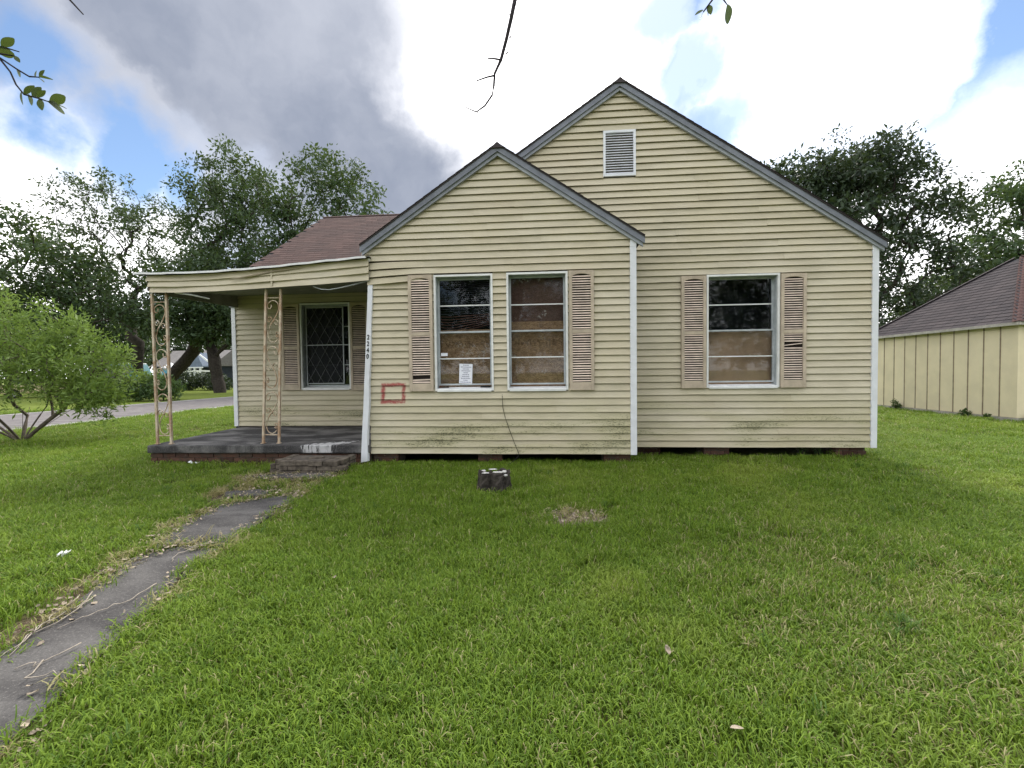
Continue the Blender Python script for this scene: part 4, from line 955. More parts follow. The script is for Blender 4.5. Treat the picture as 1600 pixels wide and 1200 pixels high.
for i, (lab, x, y, s) in enumerate((('distant tree rising behind the navy house', -50, 66, 1.1), ('distant low tree seen past the porch posts', -36, 58, 1.0), ('distant round tree beyond the airy oak', -66, 52, 1.1), ('distant tree beyond the dark heavy oak', -62, 36, .95), ('distant tree low behind the street trees near the porch', -24, 50, .95), ('distant wide tree far beyond the booth', -84, 76, 1.2), ('distant dense tree far behind the grey roof', -69, 79, 1.2), ('distant dense tree far behind the porch end', -54, 82, 1.1))):
    tree('distant_tree', lab, (x, y, 0), 3.0*s, [(0, 0, 9*s, 5*s, 3*s, 3.2*s), (-5*s, 0, 6.5*s, 4.5*s, 3*s, 3*s), (5*s, 0, 6.5*s, 4.5*s, 3*s, 3*s), (0, 0, 4.5*s, 7*s, 3*s, 2.6*s), (-8*s, 0, 4*s, 3*s, 2.5*s, 2.4*s), (8*s, 0, 4*s, 3*s, 2.5*s, 2.4*s)], 230, 44, 1.3, .5, 'leaf_oak', 70+i, 'distant trees beyond the street', .4, (0, 0), .03)
tree('backyard_tree', 'tree whose top leaves peek over the brown roof ridge', (-9.6, 30.0, 0), 6.0, [(0, 0, 13.4, 2.4, 2.2, 1.6), (1.4, 0, 11.4, 2.4, 2.2, 1.8), (-1.5, 0, 10.6, 2.4, 2.2, 1.8)], 90, 44, .8, .26, 'leaf_mid', 17, None, .25)
GR = 'trees behind the house and shed'
tree('evergreen_tree', 'dense dark evergreen tree rising behind the main gable', (18.2, 19.4, 0), 3.4,
     [(-4.0, 0, 11.8, 2.4, 2.2, 1.9), (-2.0, 0, 12.6, 2.2, 2.2, 1.7), (-5.6, 0, 11.2, 1.7, 1.8, 1.6), (.2, 0, 12.7, 2.0, 2.0, 1.6), (4.4, 0, 10.6, 1.5, 1.6, 1.2), (.6, 0, 11.8, 3.0, 2.6, 2.4), (-2.6, 0, 10.8, 2.8, 2.6, 2.2), (2.2, 0, 12.2, 1.9, 2.0, 1.9), (3.0, 0, 9.2, 2.3, 2.4, 2.0), (-.6, 0, 8.6, 3.6, 3.0, 2.4), (-4.8, 0, 10.6, 1.9, 2.0, 1.8), (3.4, 0, 6.4, 2.4, 2.4, 2.0), (-1, 0, 5.0, 3.6, 2.8, 2.2), (-4.6, 0, 7.6, 2.4, 2.4, 2.2), (2.6, -.6, 3.6, 2.4, 2.2, 1.5)], 640, 60, .72, .25, 'leaf_dark', 21, GR, .45, (.3, 0), .014, 'bark', .8, .45, .42)
tree('backyard_tree', 'mid green tree standing behind the shed roof', (33.0, 25.6, 0), 4.0,
     [(-1.4, 0, 12.2, 2.4, 2.4, 1.8), (2.2, 0, 13.2, 3.0, 2.8, 2.6), (-2.2, 0, 9.2, 2.8, 2.6, 2.2), (1.6, 0, 9.0, 3.4, 2.8, 2.4), (-4.0, 0, 7.0, 2.4, 2.4, 1.8), (0, 0, 6.0, 3.6, 2.8, 2.0)], 280, 56, .85, .28, 'leaf_mid', 22, GR, .4)
tree('backyard_tree', 'low bushy tree between the evergreen and the shed roof', (26.2, 23.0, 0), 2.4,
     [(-.6, 0, 6.0, 2.4, 2.2, 1.6), (1.8, 0, 5.0, 2.4, 2.2, 1.7), (-2.2, 0, 4.2, 2.2, 2.0, 1.6), (0, 0, 3.0, 3.2, 2.2, 1.4)], 170, 54, .7, .25, 'leaf_oak', 23, GR, .28)

for x, y, sc in ((-17, -34, 1.1), (-5, -37, 1.2), (8, -35, 1.1), (21, -33, 1.15)):
    tree('roadside_tree', 'broad tree facing the house front, mirrored dark in its window panes', (x, y, 0), 2.6*sc, [(0, 0, 8.5*sc, 5.2*sc, 3*sc, 4*sc), (-4*sc, 0, 5.5*sc, 4*sc, 3*sc, 3*sc), (4*sc, 0, 5.5*sc, 4*sc, 3*sc, 3*sc), (0, 0, 3.4*sc, 6.5*sc, 3*sc, 2*sc)], 170, 46, 1.3, .5, 'leaf_oak', 170+int(x), 'roadside trees facing the house', .4, (0, 0), .03)

# light green shrub by the street: many arching stems
rg = np.random.default_rng(31); sx, sy = -11.25, 2.15
shrub = thing('shrub', 'large light green shrub with many arching stems beside the street', 'shrub', (sx, sy, 0))
trunks = []
for q in range(8):
    a = q/8*6.28+rg.uniform(-.3, .3); L = rg.uniform(.5, 1.0); trunks.append([(sx+math.cos(a)*.12*j+math.cos(a)*L*(j/4)**1.3*.8, sy+math.sin(a)*.10*j*.6+math.sin(a)*L*(j/4)**1.3*.6, -.06+j*.19) for j in range(5)])
lob = [(sx-.3, sy, 2.15, 1.0, .9, .75), (sx+.5, sy+.1, 2.05, .95, .9, .7), (sx-1.5, sy, 1.75, .9, .9, .75), (sx+1.3, sy+.1, 1.55, .95, .85, .65), (sx+.2, sy-.1, 1.25, 1.3, 1.0, .6), (sx+1.6, sy, 1.0, .7, .7, .4), (sx-1.9, sy, 1.0, .9, .8, .5), (sx, sy, 2.75, .3, .4, .35), (sx+1.05, sy+.1, 2.35, .35, .4, .4), (sx-.7, sy, 2.7, .25, .4, .5), (sx-.25, sy, 2.95, .15, .2, .35), (sx+.75, sy, 2.75, .15, .2, .35), (sx+1.45, sy, 2.4, .15, .2, .35), (sx-1.5, sy, 2.6, .25, .3, .35), (sx+2.3, sy, 1.8, .2, .25, .3), (sx+.5, sy, 2.9, .12, .15, .3), (sx+1.75, sy+.1, 2.0, .3, .35, .4), (sx+2.1, sy, 1.3, .5, .5, .45), (sx+1.9, sy-.1, .75, .6, .5, .3)]
C = lobes_sample(lob, 520, rg, .35)
branch_obj('stem', skeleton(trunks, C, rg, .06, .0045, 2.2, .05), M['bark2'], shrub, 5)
V, Q, T = leaf_cloud(C, .20*rg.uniform(.5, 1.3, len(C)), 40, .095, rg, 1.25, -.5, .30)
link(bpy.data.objects.new('crown', fast_mesh('crown', V, Q, M['leaf_shrub'], T)), shrub)

def bush(name, label, lobes, n, per, clump, size, leaf, seed, group=None, cat='bush'):
    rg = np.random.default_rng(seed); L = np.array(lobes); b = (float(L[:, 0].mean()), float(L[:, 1].mean()), 0)
    t = thing(name, label, cat, b, group); C = lobes_sample(lobes, n, rg, .5); C = C[C[:, 2] > .08]
    trunks = [[(l[0], l[1], -.05), (l[0], l[1], l[2]*.3), (l[0]+.05, l[1], l[2]*.6)] for l in lobes]
    branch_obj('stem', skeleton(trunks, C, rg, .06, .006, 2.2, .04), M['bark'], t, 4)
    V, Q, T = leaf_cloud(C, clump*rg.uniform(.7, 1.3, len(C)), per, size, rg, .9, 0, .5)
    link(bpy.data.objects.new('crown', fast_mesh('crown', V, Q, M[leaf], T)), t); return t
bush('hedge', 'dark clipped hedge across the street from the shrub', [(-25.0+i*1.3, 14.8+i*.35, .7, 1.0, .9, .7) for i in range(4)], 130, 60, .36, .14, 'leaf_hedge', 41, None, 'hedge')
bush('bush', 'dark rounded bush in front of the navy house', [(-34.0, 31.5, .9, 1.6, 1.4, .95), (-31.6, 32.0, .8, 1.4, 1.2, .85), (-29.8, 31, .6, 1.2, 1.1, .7)], 130, 55, .42, .18, 'leaf_dark', 42, None)
bush('bush', 'light green bush beside the blue booth', [(-33.6, 27.6, .9, 1.2, 1.1, .9), (-32.3, 27.0, .7, .9, .9, .7)], 80, 55, .38, .16, 'leaf_shrub', 43, None)
bush('bush', 'small dark bush against the house wall end', [(-7.0, 9.6, .55, .5, .6, .55), (-7.2, 9.0, .35, .4, .5, .35)], 50, 45, .2, .08, 'leaf_dark', 44, None)
bush('weed', 'leafy weed growing from under the house between two piers', [(4.16, .66, .07, .16, .06, .10), (4.0, .70, .06, .08, .05, .08)], 22, 22, .05, .035, 'leaf_hedge', 45, None, 'weed')
for i, (lab, x, y, s) in enumerate((('spindly weed against the shed footing at the far end', SX0-.12, 8.35, .30), ('leafy weed at the middle of the shed footing', SX0-.13, 6.15, .22), ('weed tuft at the shed corner', SX0+.25, SY0-.14, .24), ('tiny weed between the middle and the shed corner', SX0-.1, 5.55, .12))):
    bush('weed', lab, [(x, y, s*.5, s*.5, s*.6, s*.5)], 16, 14, s*.22, .06, 'leaf_hedge', 50+i, 'weeds along the shed footing', 'weed')

# overhanging tree: stands behind the photographer, limbs reach out overhead
ov = tree('overhanging_tree', 'tree reaching over the lawn with hanging twigs and a bare branch', (-1.6, -12.5, 0), 2.6,
     [(0, .5, 7.0, 3.2, 3.0, 1.8), (-2.6, 1.0, 6.2, 2.4, 2.2, 1.5), (2.8, 1.2, 6.2, 2.4, 2.2, 1.5), (.4, -2.0, 6.0, 2.6, 2.4, 1.6), (.2, 3.2, 6.4, 2.4, 1.8, 1.2)], 210, 40, .62, .14, 'leaf_near', 61, None, .3, (.3, .5), .012)
limbs = [([(-1.2, -11.7, 3.0), (-1.6, -9.0, 4.6), (-1.9, -6.6, 4.5), (-2.15, -5.0, 3.9), (-2.16, -4.66, 3.0), (-2.10, -4.64, 2.60)], [.12, .08, .05, .03, .012, .006]),
         ([(-1.2, -11.6, 3.1), (-.6, -8.6, 5.2), (-.2, -6.0, 5.2), (-.05, -4.4, 4.6), (-.09, -3.95, 3.8), (-.124, -3.878, 3.30)], [.12, .085, .055, .032, .018, .010]),
         ([(-.6, -8.6, 5.2), (.4, -6.2, 5.2), (.8, -4.8, 4.4), (.86, -4.1, 3.5), (.84, -4.02, 3.14)], [.07, .05, .03, .015, .006]),
         ([(-1.9, -6.6, 4.5), (-1.86, -5.2, 3.9), (-1.82, -4.66, 3.05), (-1.785, -4.62, 2.80), (-1.725, -4.615, 2.733)], [.04, .025, .010, .004, .0022])]
branch_obj('limb', limbs, M['twig'], ov, 7)
tw = MB()
tw.tube([(-.124, -3.878, 3.32), (-.150, -3.882, 3.20), (-.176, -3.888, 3.09), (-.205, -3.893, 2.985), (-.238, -3.897, 2.915), (-.243, -3.90, 2.85), (-.252, -3.905, 2.80), (-.29, -3.91, 2.745), (-.335, -3.912, 2.715), (-.395, -3.915, 2.742)], [.011, .010, .009, .008, .0065, .0055, .005, .0045, .0035, .002], 6)
tw.tube([(-.205, -3.893, 2.985), (-.235, -3.89, 2.995), (-.275, -3.89, 3.0)], [.005, .0045, .003], 5); tw.tube([(-.238, -3.897, 2.905), (-.28, -3.895, 2.90), (-.335, -3.895, 2.885)], [.005, .004, .003], 5)
for p in [(-.135, 3.26), (-.148, 3.21), (-.165, 3.16), (-.160, 3.10), (-.186, 3.07), (-.178, 3.02)]: tw.tube([(p[0], -3.885, p[1]), (p[0]+rng.choice([-.014, .014]), -3.89, p[1]+.008)], [.0045, .002], 4)
tw.tube([(-.335, -3.912, 2.715), (-.318, -3.912, 2.708)], [.003, .0015], 4)
tw.obj('bare_branch', M['twig'], ov, True)
tl = MB()
A = Vector((-2.045, -4.645, 2.575))
for pts in ([(-2.10, -4.64, 2.60), A, (-1.98, -4.64, 2.53), (-1.935, -4.635, 2.502), (-1.895, -4.633, 2.498)], [A, (-2.005, -4.64, 2.52), (-1.99, -4.635, 2.475), (-1.965, -4.63, 2.44), (-1.90, -4.63, 2.42), (-1.86, -4.63, 2.405)], [(-2.10, -4.64, 2.60), (-2.02, -4.64, 2.585), (-1.985, -4.64, 2.578)], [(-2.10, -4.64, 2.60), (-2.03, -4.645, 2.612), (-1.965, -4.64, 2.592)]):
    tl.tube([tuple(p) for p in pts], [.004]+[.003]*(len(pts)-2)+[.0018], 5)
tl.tube([(.84, -4.02, 3.14), (.80, -4.015, 3.09), (.775, -4.01, 3.06)], [.005, .004, .003], 5); tl.tube([(.84, -4.02, 3.14), (.87, -4.015, 3.10), (.885, -4.01, 3.085)], [.005, .003, .002], 5)
tl.obj('twig', M['twig'], ov, True)
# broad leaves on the near twigs
lv = []; lf = []
for i in range(7):
    u = i/6; hw = .23*math.sin(math.pi*min(1, u*.93+.04))**.8; dz = -.10*u*u
    lv += [(-hw, u, dz+.05*hw*4), (0, u, dz-.01), (hw, u, dz+.05*hw*4)]
for i in range(6):
    a = i*3; lf += [(a, a+1, a+4, a+3), (a+1, a+2, a+5, a+4)]
LEAF = make_mesh('leaf', lv, lf, M['leaf_near'], True); at_ = LEAF.attributes.new('tint', 'FLOAT', 'POINT'); at_.data.foreach_set('value', [.3]*len(lv))
for (x, y, z), (dx, dy, dz), L in [((-2.03, -4.645, 2.612), (.6, .1, .5), .055), ((-2.06, -4.645, 2.60), (.9, .2, -.1), .07), ((-2.08, -4.64, 2.61), (.4, -.2, .8), .06), ((-1.98, -4.64, 2.53), (.4, .1, -.8), .035),
    ((-1.895, -4.633, 2.498), (.9, .1, -.05), .05), ((-1.895, -4.633, 2.498), (.2, .2, .8), .035), ((-1.91, -4.633, 2.499), (-.1, .1, .9), .03), ((-1.90, -4.633, 2.498), (.7, 0, -.5), .03),
    ((-1.975, -4.63, 2.45), (-.2, .1, -.9), .045), ((-1.965, -4.63, 2.44), (.4, .2, .7), .05), ((-1.95, -4.63, 2.44), (.3, .1, -.8), .045), ((-1.93, -4.63, 2.43), (.2, .3, .8), .05), ((-1.91, -4.63, 2.425), (.5, .1, .6), .04), ((-1.90, -4.63, 2.42), (.2, -.1, -.9), .045),
    ((-1.86, -4.63, 2.405), (.9, .1, .35), .065), ((-1.865, -4.63, 2.405), (.85, .1, -.5), .075), ((-1.87, -4.63, 2.41), (.8, .3, -.2), .06), ((-1.985, -4.64, 2.578), (.5, 0, -.6), .03),
    ((.885, -4.01, 3.085), (.15, .1, -1), .085), ((.775, -4.01, 3.06), (-.4, .1, -.7), .035), ((.79, -4.01, 3.08), (.3, .2, -.8), .04), ((.775, -4.01, 3.07), (-.8, .1, -.3), .04), ((.80, -4.01, 3.09), (.1, -.2, -.9), .05)]:
    o = inst('leaf', LEAF, ov, (x, y, z)); q = Vector((dx, dy, dz)).to_track_quat('Y', 'Z'); o.rotation_mode = 'QUATERNION'; o.rotation_quaternion = q @ Matrix.Rotation(random.uniform(-1.2, 1.2), 3, 'Y').to_quaternion(); o.scale = (L*1.15, L, L)

# ================================================================== FAR THINGS ACROSS THE STREET
nh = thing('neighbour_house', 'navy house with grey roof and white porch across the street', 'house', (-47, 51, 0))
MB().box(-52, -43.6, 49, 56, 0, 2.75).obj('wall', M['navy'], nh)
MB().prism([(-52.5, 48.6, 2.72), (-52.5, 52.5, 5.1), (-52.5, 56.4, 2.72)], (9.2, 0, 0)).obj('roof', M['farroof'], nh)
MB().prism([(-46.6, 46.9, 2.55), (-43.2, 46.9, 2.55), (-43.2, 46.9, 2.7), (-44.1, 46.9, 4.5), (-46.6, 46.9, 2.7)], (0, 3., 0)).obj('gable', M['bluegrey'], nh)
MB().prism([(-46.9, 46.8, 2.62), (-44.1, 46.8, 4.72), (-44.1, 46.8, 4.5), (-46.6, 46.8, 2.55)], (0, .1, 0)).obj('gable_trim', M['white_paint'], nh)
MB().prism([(-44.1, 46.8, 4.72), (-41.3, 46.8, 2.62), (-41.6, 46.8, 2.55), (-44.1, 46.8, 4.5)], (0, .1, 0)).obj('gable_trim', M['white_paint'], nh)
MB().box(-46.7, -43.2, 46.85, 47, 2.4, 2.56).obj('beam', M['white_paint'], nh)
for x in (-46.6, -45.9, -45.2, -44.5, -43.7): box('column', x, x+.22, 46.9, 47.1, 0, 2.4, M['white_paint'], nh)
box('rail', -46.6, -43.5, 46.95, 47.05, .5, .75, M['white_paint'], nh); box('door', -45.4, -44.6, 48.9, 49, .2, 2.2, M['white_paint'], nh)
for x in (-48.2, -50.6):
    wn = MB().ring(x-.5, x+.5, 1.2, 2.2, .12, 48.92, 49.0).obj('window', M['white_paint'], nh); box('pane', x-.38, x+.38, 48.97, 48.99, 1.32, 2.08, M['carglass'], wn)
for _c in nh.children: _c.location.x -= 2.0
bt = thing('booth', 'sky blue booth with white posts and pointed white roof', 'booth', (-45.9, 42.6, 0))
box('panel', -46.55, -45.25, 42.3, 43.4, .1, 2.3, M['boothblue'], bt)
for x in (-46.66, -45.25): box('post', x, x+.12, 42.2, 42.3, 0, 2.35, M['white_paint'], bt)
mobj('roof', [(-46.8, 42.1, 2.33), (-45.0, 42.1, 2.33), (-45.0, 43.6, 2.33), (-46.8, 43.6, 2.33), (-45.9, 42.85, 3.05)], [(3, 2, 1, 0), (0, 1, 4), (1, 2, 4), (2, 3, 4), (3, 0, 4)], M['white_paint'], bt)
cn = thing('carport', 'low white flat carport canopy beside the blue booth', 'carport', (-43.6, 43, 0))
box('canopy', -45.1, -41.9, 42.3, 44.2, 1.85, 2.05, M['white_paint'], cn)
for x in (-44.9, -42.1): box('post', x, x+.1, 42.4, 42.5, 0, 1.85, M['white_paint'], cn)
pf = thing('picket_fence', 'short run of white picket fence by the far lawn', 'fence', (-27, 29.4, 0))
pk = make_mesh('picket', [(0, 0, 0), (.10, 0, 0), (.10, .03, 0), (0, .03, 0), (0, 0, .8), (.10, 0, .8), (.10, .03, .8), (0, .03, .8), (.05, .015, .92)], [(0, 3, 2, 1), (0, 1, 5, 4), (1, 2, 6, 5), (2, 3, 7, 6), (3, 0, 4, 7), (4, 5, 8), (5, 6, 8), (6, 7, 8), (7, 4, 8)], M['white_paint'])
for i in range(12): inst('picket', pk, pf, (-24.9+i*.2, 27.8, 0))
for z in (.25, .65): box('rail', -24.95, -22.4, 27.84, 27.88, z, z+.08, M['white_paint'], pf)

def car(name, label, loc, rz, L, Wd, H, paint, roofm, boxy=False):
    t = thing(name, label, 'van' if boxy else 'car', loc); t.rotation_euler = (0, 0, rz)
    hl, hw = L/2, Wd/2
    if boxy: prof_b = [(-hl, .35), (-hl, H*.55), (-hl+.04, H-.12), (hl-1.5, H-.12), (hl-1.0, H*.55), (hl-.1, H*.46), (hl, .6), (hl, .35)]; cab = None
    else: prof_b = [(-hl, .32), (-hl-.02, .75), (-hl+.12, .92), (hl-1.2, .90), (hl-.15, .78), (hl, .6), (hl, .32)]; cab = [(-hl+.35, .90), (-hl+.85, H), (hl-2.2, H), (hl-1.25, .90)]
    def pr(poly, w): return MB().prism([(a, -w, b) for a, b in poly], (0, 2*w, 0))
    def put(o):  # children built in the local frame
        o.matrix_parent_inverse = Matrix.Identity(4); return o
    put(bev(pr(prof_b, hw).obj('body', paint, t), .07, 3))
    if cab: put(bev(pr(cab, hw*.86).obj('cabin', M['carglass'], t), .05, 2)); put(bev(MB().prism([(-hl+.80, -hw*.84, H-.02), (hl-2.15, -hw*.84, H-.02), (hl-2.25, -hw*.80, H+.05), (-hl+.92, -hw*.80, H+.05)], (0, hw*1.66, 0)).obj('roof', roofm, t), .03, 2))
    else:
        put(bev(MB().box(-hl+.02, hl-1.55, -hw*.96, hw*.96, H-.13, H).obj('roof', roofm, t), .05, 2))
        for s in (-1, 1): put(box('side_window', -hl+.5, hl-1.7, s*hw-.012, s*hw+.012, H*.58, H-.28, M['carglass'], t))
    for sx_ in (-hl+.75, hl-.8):
        for s in (-1, 1):
            wh = put(MB().tube([(sx_, s*(hw-.2), .32), (sx_, s*(hw+.01), .32)], .32, 16).obj('wheel', M['tyre'], t)); o = MB().tube([(sx_, s*(hw+.005), .32), (sx_, s*(hw+.02), .32)], .19, 12).obj('rim', M['chrome'], wh); put(o)
    for s in (-1, 1): put(box('tail_lamp', -hl-.03, -hl+.03, s*hw*.8-.12, s*hw*.8+.12, .62, .78, M['lamp_red'], t)); put(box('headlight', hl-.12, hl+.02, s*hw*.75-.15, s*hw*.75+.15, .55, .68, M['chrome'], t))
    return t
car('parked_van', 'teal van with white roof parked behind the hedge', (-39.6, 31.4, 0), .15, 5.2, 2.0, 2.65, M['teal'], M['white_paint'], True)
car('parked_car', 'cream car parked across the street behind the shrub', (-34.6, 20.8, 0), .9, 4.4, 1.8, 1.45, M['creampaint'], M['creampaint'])
car('parked_car', 'slate blue car parked between the cream car and teal van', (-34.5, 26.0, 0), .5, 4.3, 1.8, 1.45, M['bluecar'], M['bluecar'])

# ================================================================== STUMP, LITTER
st = thing('tree_stump', 'small rotten dark stump topped with white fungus', 'stump', (-.585, -1.34, 0))
rg = np.random.default_rng(77); v = []; f = []; NS, NR = 40, 7
for i in range(NR):
    t = i/(NR-1)
    for j in range(NS):
        a = 2*math.pi*j/NS; r = (.168+.004*t+(.045+.03*math.sin(a*4+.6))*(1-t)**3)*(1+.07*math.sin(a*5+1)+.06*math.sin(a*11+t)+rg.normal(0, .035))
        if abs(((a+1.62+math.pi) % (2*math.pi))-math.pi) < .14: r *= .72      # split in the bark
        zt = .215+.022*math.sin(a*2+.5)+.012*math.sin(a*7)+rg.normal(0, .012)
        v.append((-.585+r*math.cos(a), -1.34+r*math.sin(a), -.03+(zt+.03)*t))
k = len(v); v.append((-.585, -1.34, .185))
for i in range(NR-1):
    for j in range(NS): f.append((i*NS+j, i*NS+(j+1) % NS, (i+1)*NS+(j+1) % NS, (i+1)*NS+j))
for j in range(NS): f.append(((NR-1)*NS+j, (NR-1)*NS+(j+1) % NS, k))
mobj('bark', v, f, M['stump'], st)
def blob(c, r, seed, mat, parent, name):
    rg = np.random.default_rng(seed); bm = MB(); n, m = 12, 7; k = 0; v = []; f = []
    for i in range(m):
        th = math.pi*i/(m-1)
        for j in range(n):
            a = 2*math.pi*j/n; q = 1+rg.normal(0, .10); v.append((c[0]+r[0]*q*math.sin(th)*math.cos(a), c[1]+r[1]*q*math.sin(th)*math.sin(a), c[2]+r[2]*q*math.cos(th)))
    for i in range(m-1):
        for j in range(n): f.append((i*n+j, (i+1)*n+j, (i+1)*n+(j+1) % n, i*n+(j+1) % n))
    return mobj(name, v, f, mat, parent, True)
for i, (c, r) in enumerate([((-.665, -1.44, .228), (.045, .026, .009)), ((-.70, -1.36, .232), (.03, .05, .010)), ((-.52, -1.45, .240), (.060, .024, .010)), ((-.455, -1.38, .232), (.026, .05, .013)), ((-.435, -1.43, .20), (.022, .018, .014)), ((-.60, -1.25, .228), (.05, .025, .007))]): blob(c, r, 80+i, M['fungus'], st, 'fungus')
for i, (c, lab) in enumerate([((-5.28, -.16, .05), 'crumpled white plastic scrap lying in the grass by the porch base'), ((-3.56, -3.30, .05), 'small white scrap lying in the grass beside the path')]):
    v = []; f = []; n = 9; rg = np.random.default_rng(90+i)
    for q in range(n):
        for s in (-1, 1): v.append((c[0]+(q/(n-1)-.5)*(.20 if i == 0 else .06), c[1]+s*.02+rg.normal(0, .01), c[2]+.012*math.sin(q*1.7)+rg.normal(0, .006)+(.012 if s > 0 else 0)))
    for q in range(n-1): f.append((q*2, q*2+2, q*2+3, q*2+1))
    o = mobj('plastic_scrap', v, f, M['scrap'], None, True); so_ = o.modifiers.new('thickness', 'SOLIDIFY'); so_.thickness = .002; tag(o, lab, 'litter')
for i, (x, y, lab) in enumerate([(.56, -4.19, 'fallen brown leaf in the grass, seen midway between stump and camera'), (.71, -4.58, 'fallen brown leaf in the nearest grass'), (-1.36, -3.54, 'fallen brown leaf in the grass beside the path')]):
    lab = ['curled brown leaf lying in the open lawn', 'pale fallen leaf lying in the longest grass', 'reddish fallen leaf in the grass beside the path'][i]
    o = inst('fallen_leaf', LEAF.copy(), None, (x, y, .062), (.3, .25, i*1.9), (.062, .055, .05)); o.data.materials.clear(); o.data.materials.append(M['litter']); tag(o, lab, 'leaf')
# dead runners over the path
vn = MB(); rg = np.random.default_rng(95)
def runner(pts, r=.004):
    P = []
    for a, b in zip(pts, pts[1:]):
        for t in np.linspace(0, 1, 5)[:-1]: P.append((a[0]*(1-t)+b[0]*t+rg.normal(0, .008), a[1]*(1-t)+b[1]*t+rg.normal(0, .008), .024+rg.random()*.012))
    P.append((*pts[-1], .02)); vn.tube(P, [r*(1-.5*i/len(P)) for i in range(len(P))], 4)
runner([(-2.50, -3.62), (-2.47, -3.80), (-2.52, -3.92), (-2.55, -4.02), (-2.60, -4.10)]); runner([(-2.85, -3.78), (-2.74, -4.02), (-2.66, -4.18), (-2.6, -4.36)]); runner([(-2.80, -3.74), (-2.70, -3.92), (-2.70, -4.12), (-2.58, -4.32)]); runner([(-2.72, -3.84), (-2.64, -4.02), (-2.66, -4.2)])
runner([(-2.30, -4.22), (-2.36, -4.36), (-2.44, -4.40)]); runner([(-2.36, -4.36), (-2.30, -4.46), (-2.2, -4.42)]); runner([(-2.68, -3.0), (-2.74, -3.2), (-2.68, -3.32)]); runner([(-2.62, -2.98), (-2.75, -3.08), (-2.86, -3.02)])
o = vn.obj('dead_runners', M['vine'], None, True); tag(o, 'pale dead grass runners straggling over the path slabs', None, kind='stuff')

# ================================================================== GRASS
def in_poly(X, Y, poly):
    c = np.zeros(len(X), bool); n = len(poly)
    for i in range(n):
        (x0, y0), (x1, y1) = poly[i], poly[(i+1) % n]
        with np.errstate(divide='ignore', invalid='ignore'): c ^= ((y0 > Y) != (y1 > Y)) & (X < (x1-x0)*(Y-y0)/(y1-y0+1e-12)+x0)
    return c
def edge_dist(X, Y, poly):
    d = np.full(len(X), 9.)
    for (x0, y0), (x1, y1) in zip(poly, poly[1:]+poly[:1]):
        ex, ey = x1-x0, y1-y0; t = np.clip(((X-x0)*ex+(Y-y0)*ey)/(ex*ex+ey*ey), 0, 1); d = np.minimum(d, np.hypot(X-x0-t*ex, Y-y0-t*ey))
    return d
def vnoise(X, Y, s, seed):
    r = np.random.default_rng(seed); tab = r.random((64, 64)); x, y = X/s, Y/s; xi, yi = np.floor(x).astype(int), np.floor(y).astype(int); fx, fy = x-xi, y-yi
    fx, fy = fx*fx*(3-2*fx), fy*fy*(3-2*fy); g = lambda a, b: tab[a % 64, b % 64]
    return (g(xi, yi)*(1-fx)+g(xi+1, yi)*fx)*(1-fy)+(g(xi, yi+1)*(1-fx)+g(xi+1, yi+1)*fx)*fy
def blocked(X, Y):
    b = (X > FX0-.02) & (X < FX1+.01) & (Y > .04) & (Y < 10)
    b |= (X > FX1-.1) & (X < MX1+.02) & (Y > MY+.02) & (Y < 10)
    b |= (X > -6.14) & (X < FX0+.05) & (Y > -.09) & (Y < 10)
    b |= (X > SX0-.04) & (X < SX1+.04) & (Y > SY0-.04) & (Y < SY1+.04)
    b |= (X > -19.85) & (X < -13.5)
    b |= (X > -3.80) & (X < -2.70) & (Y > -.70) & (Y < 0)
    b |= np.hypot(X+.585, Y+1.34) < .17
    return b
def clump(seed, n, spread, h, wd, bend=1., name='grass_clump', mat='grass', up=1.):
    rg = np.random.default_rng(seed); V = []; Q = []; T = []
    for i in range(n):
        a = rg.uniform(0, 6.28); r = spread*math.sqrt(rg.random()); bx, by = r*math.cos(a), r*math.sin(a)
        L = h*rg.uniform(.55, 1.25); d = rg.uniform(0, 6.28); ln = rg.uniform(.15, .95)*bend; wv = wd*rg.uniform(.6, 1.2); px, py = -math.sin(d)*wv/2, math.cos(d)*wv/2; tt = rg.random()
        p = [(0, -.005), (L*ln*.28, L*.55*up), (L*ln*.75, L*.86*up), (L*ln*1.15, L*(.98-.35*ln)*up)]; ws = [.8, 1., .7, .08]; k = len(V)
        for (o_, z), s in zip(p, ws):
            x, y = bx+math.cos(d)*o_, by+math.sin(d)*o_; V += [(x-px*s, y-py*s, z), (x+px*s, y+py*s, z)]; T += [tt, tt]
        for j in range(3): Q.append((k+j*2, k+j*2+1, k+j*2+3, k+j*2+2))
    me = fast_mesh(name, V, Q, M[mat], T, True); return bpy.data.objects.new(name, me)
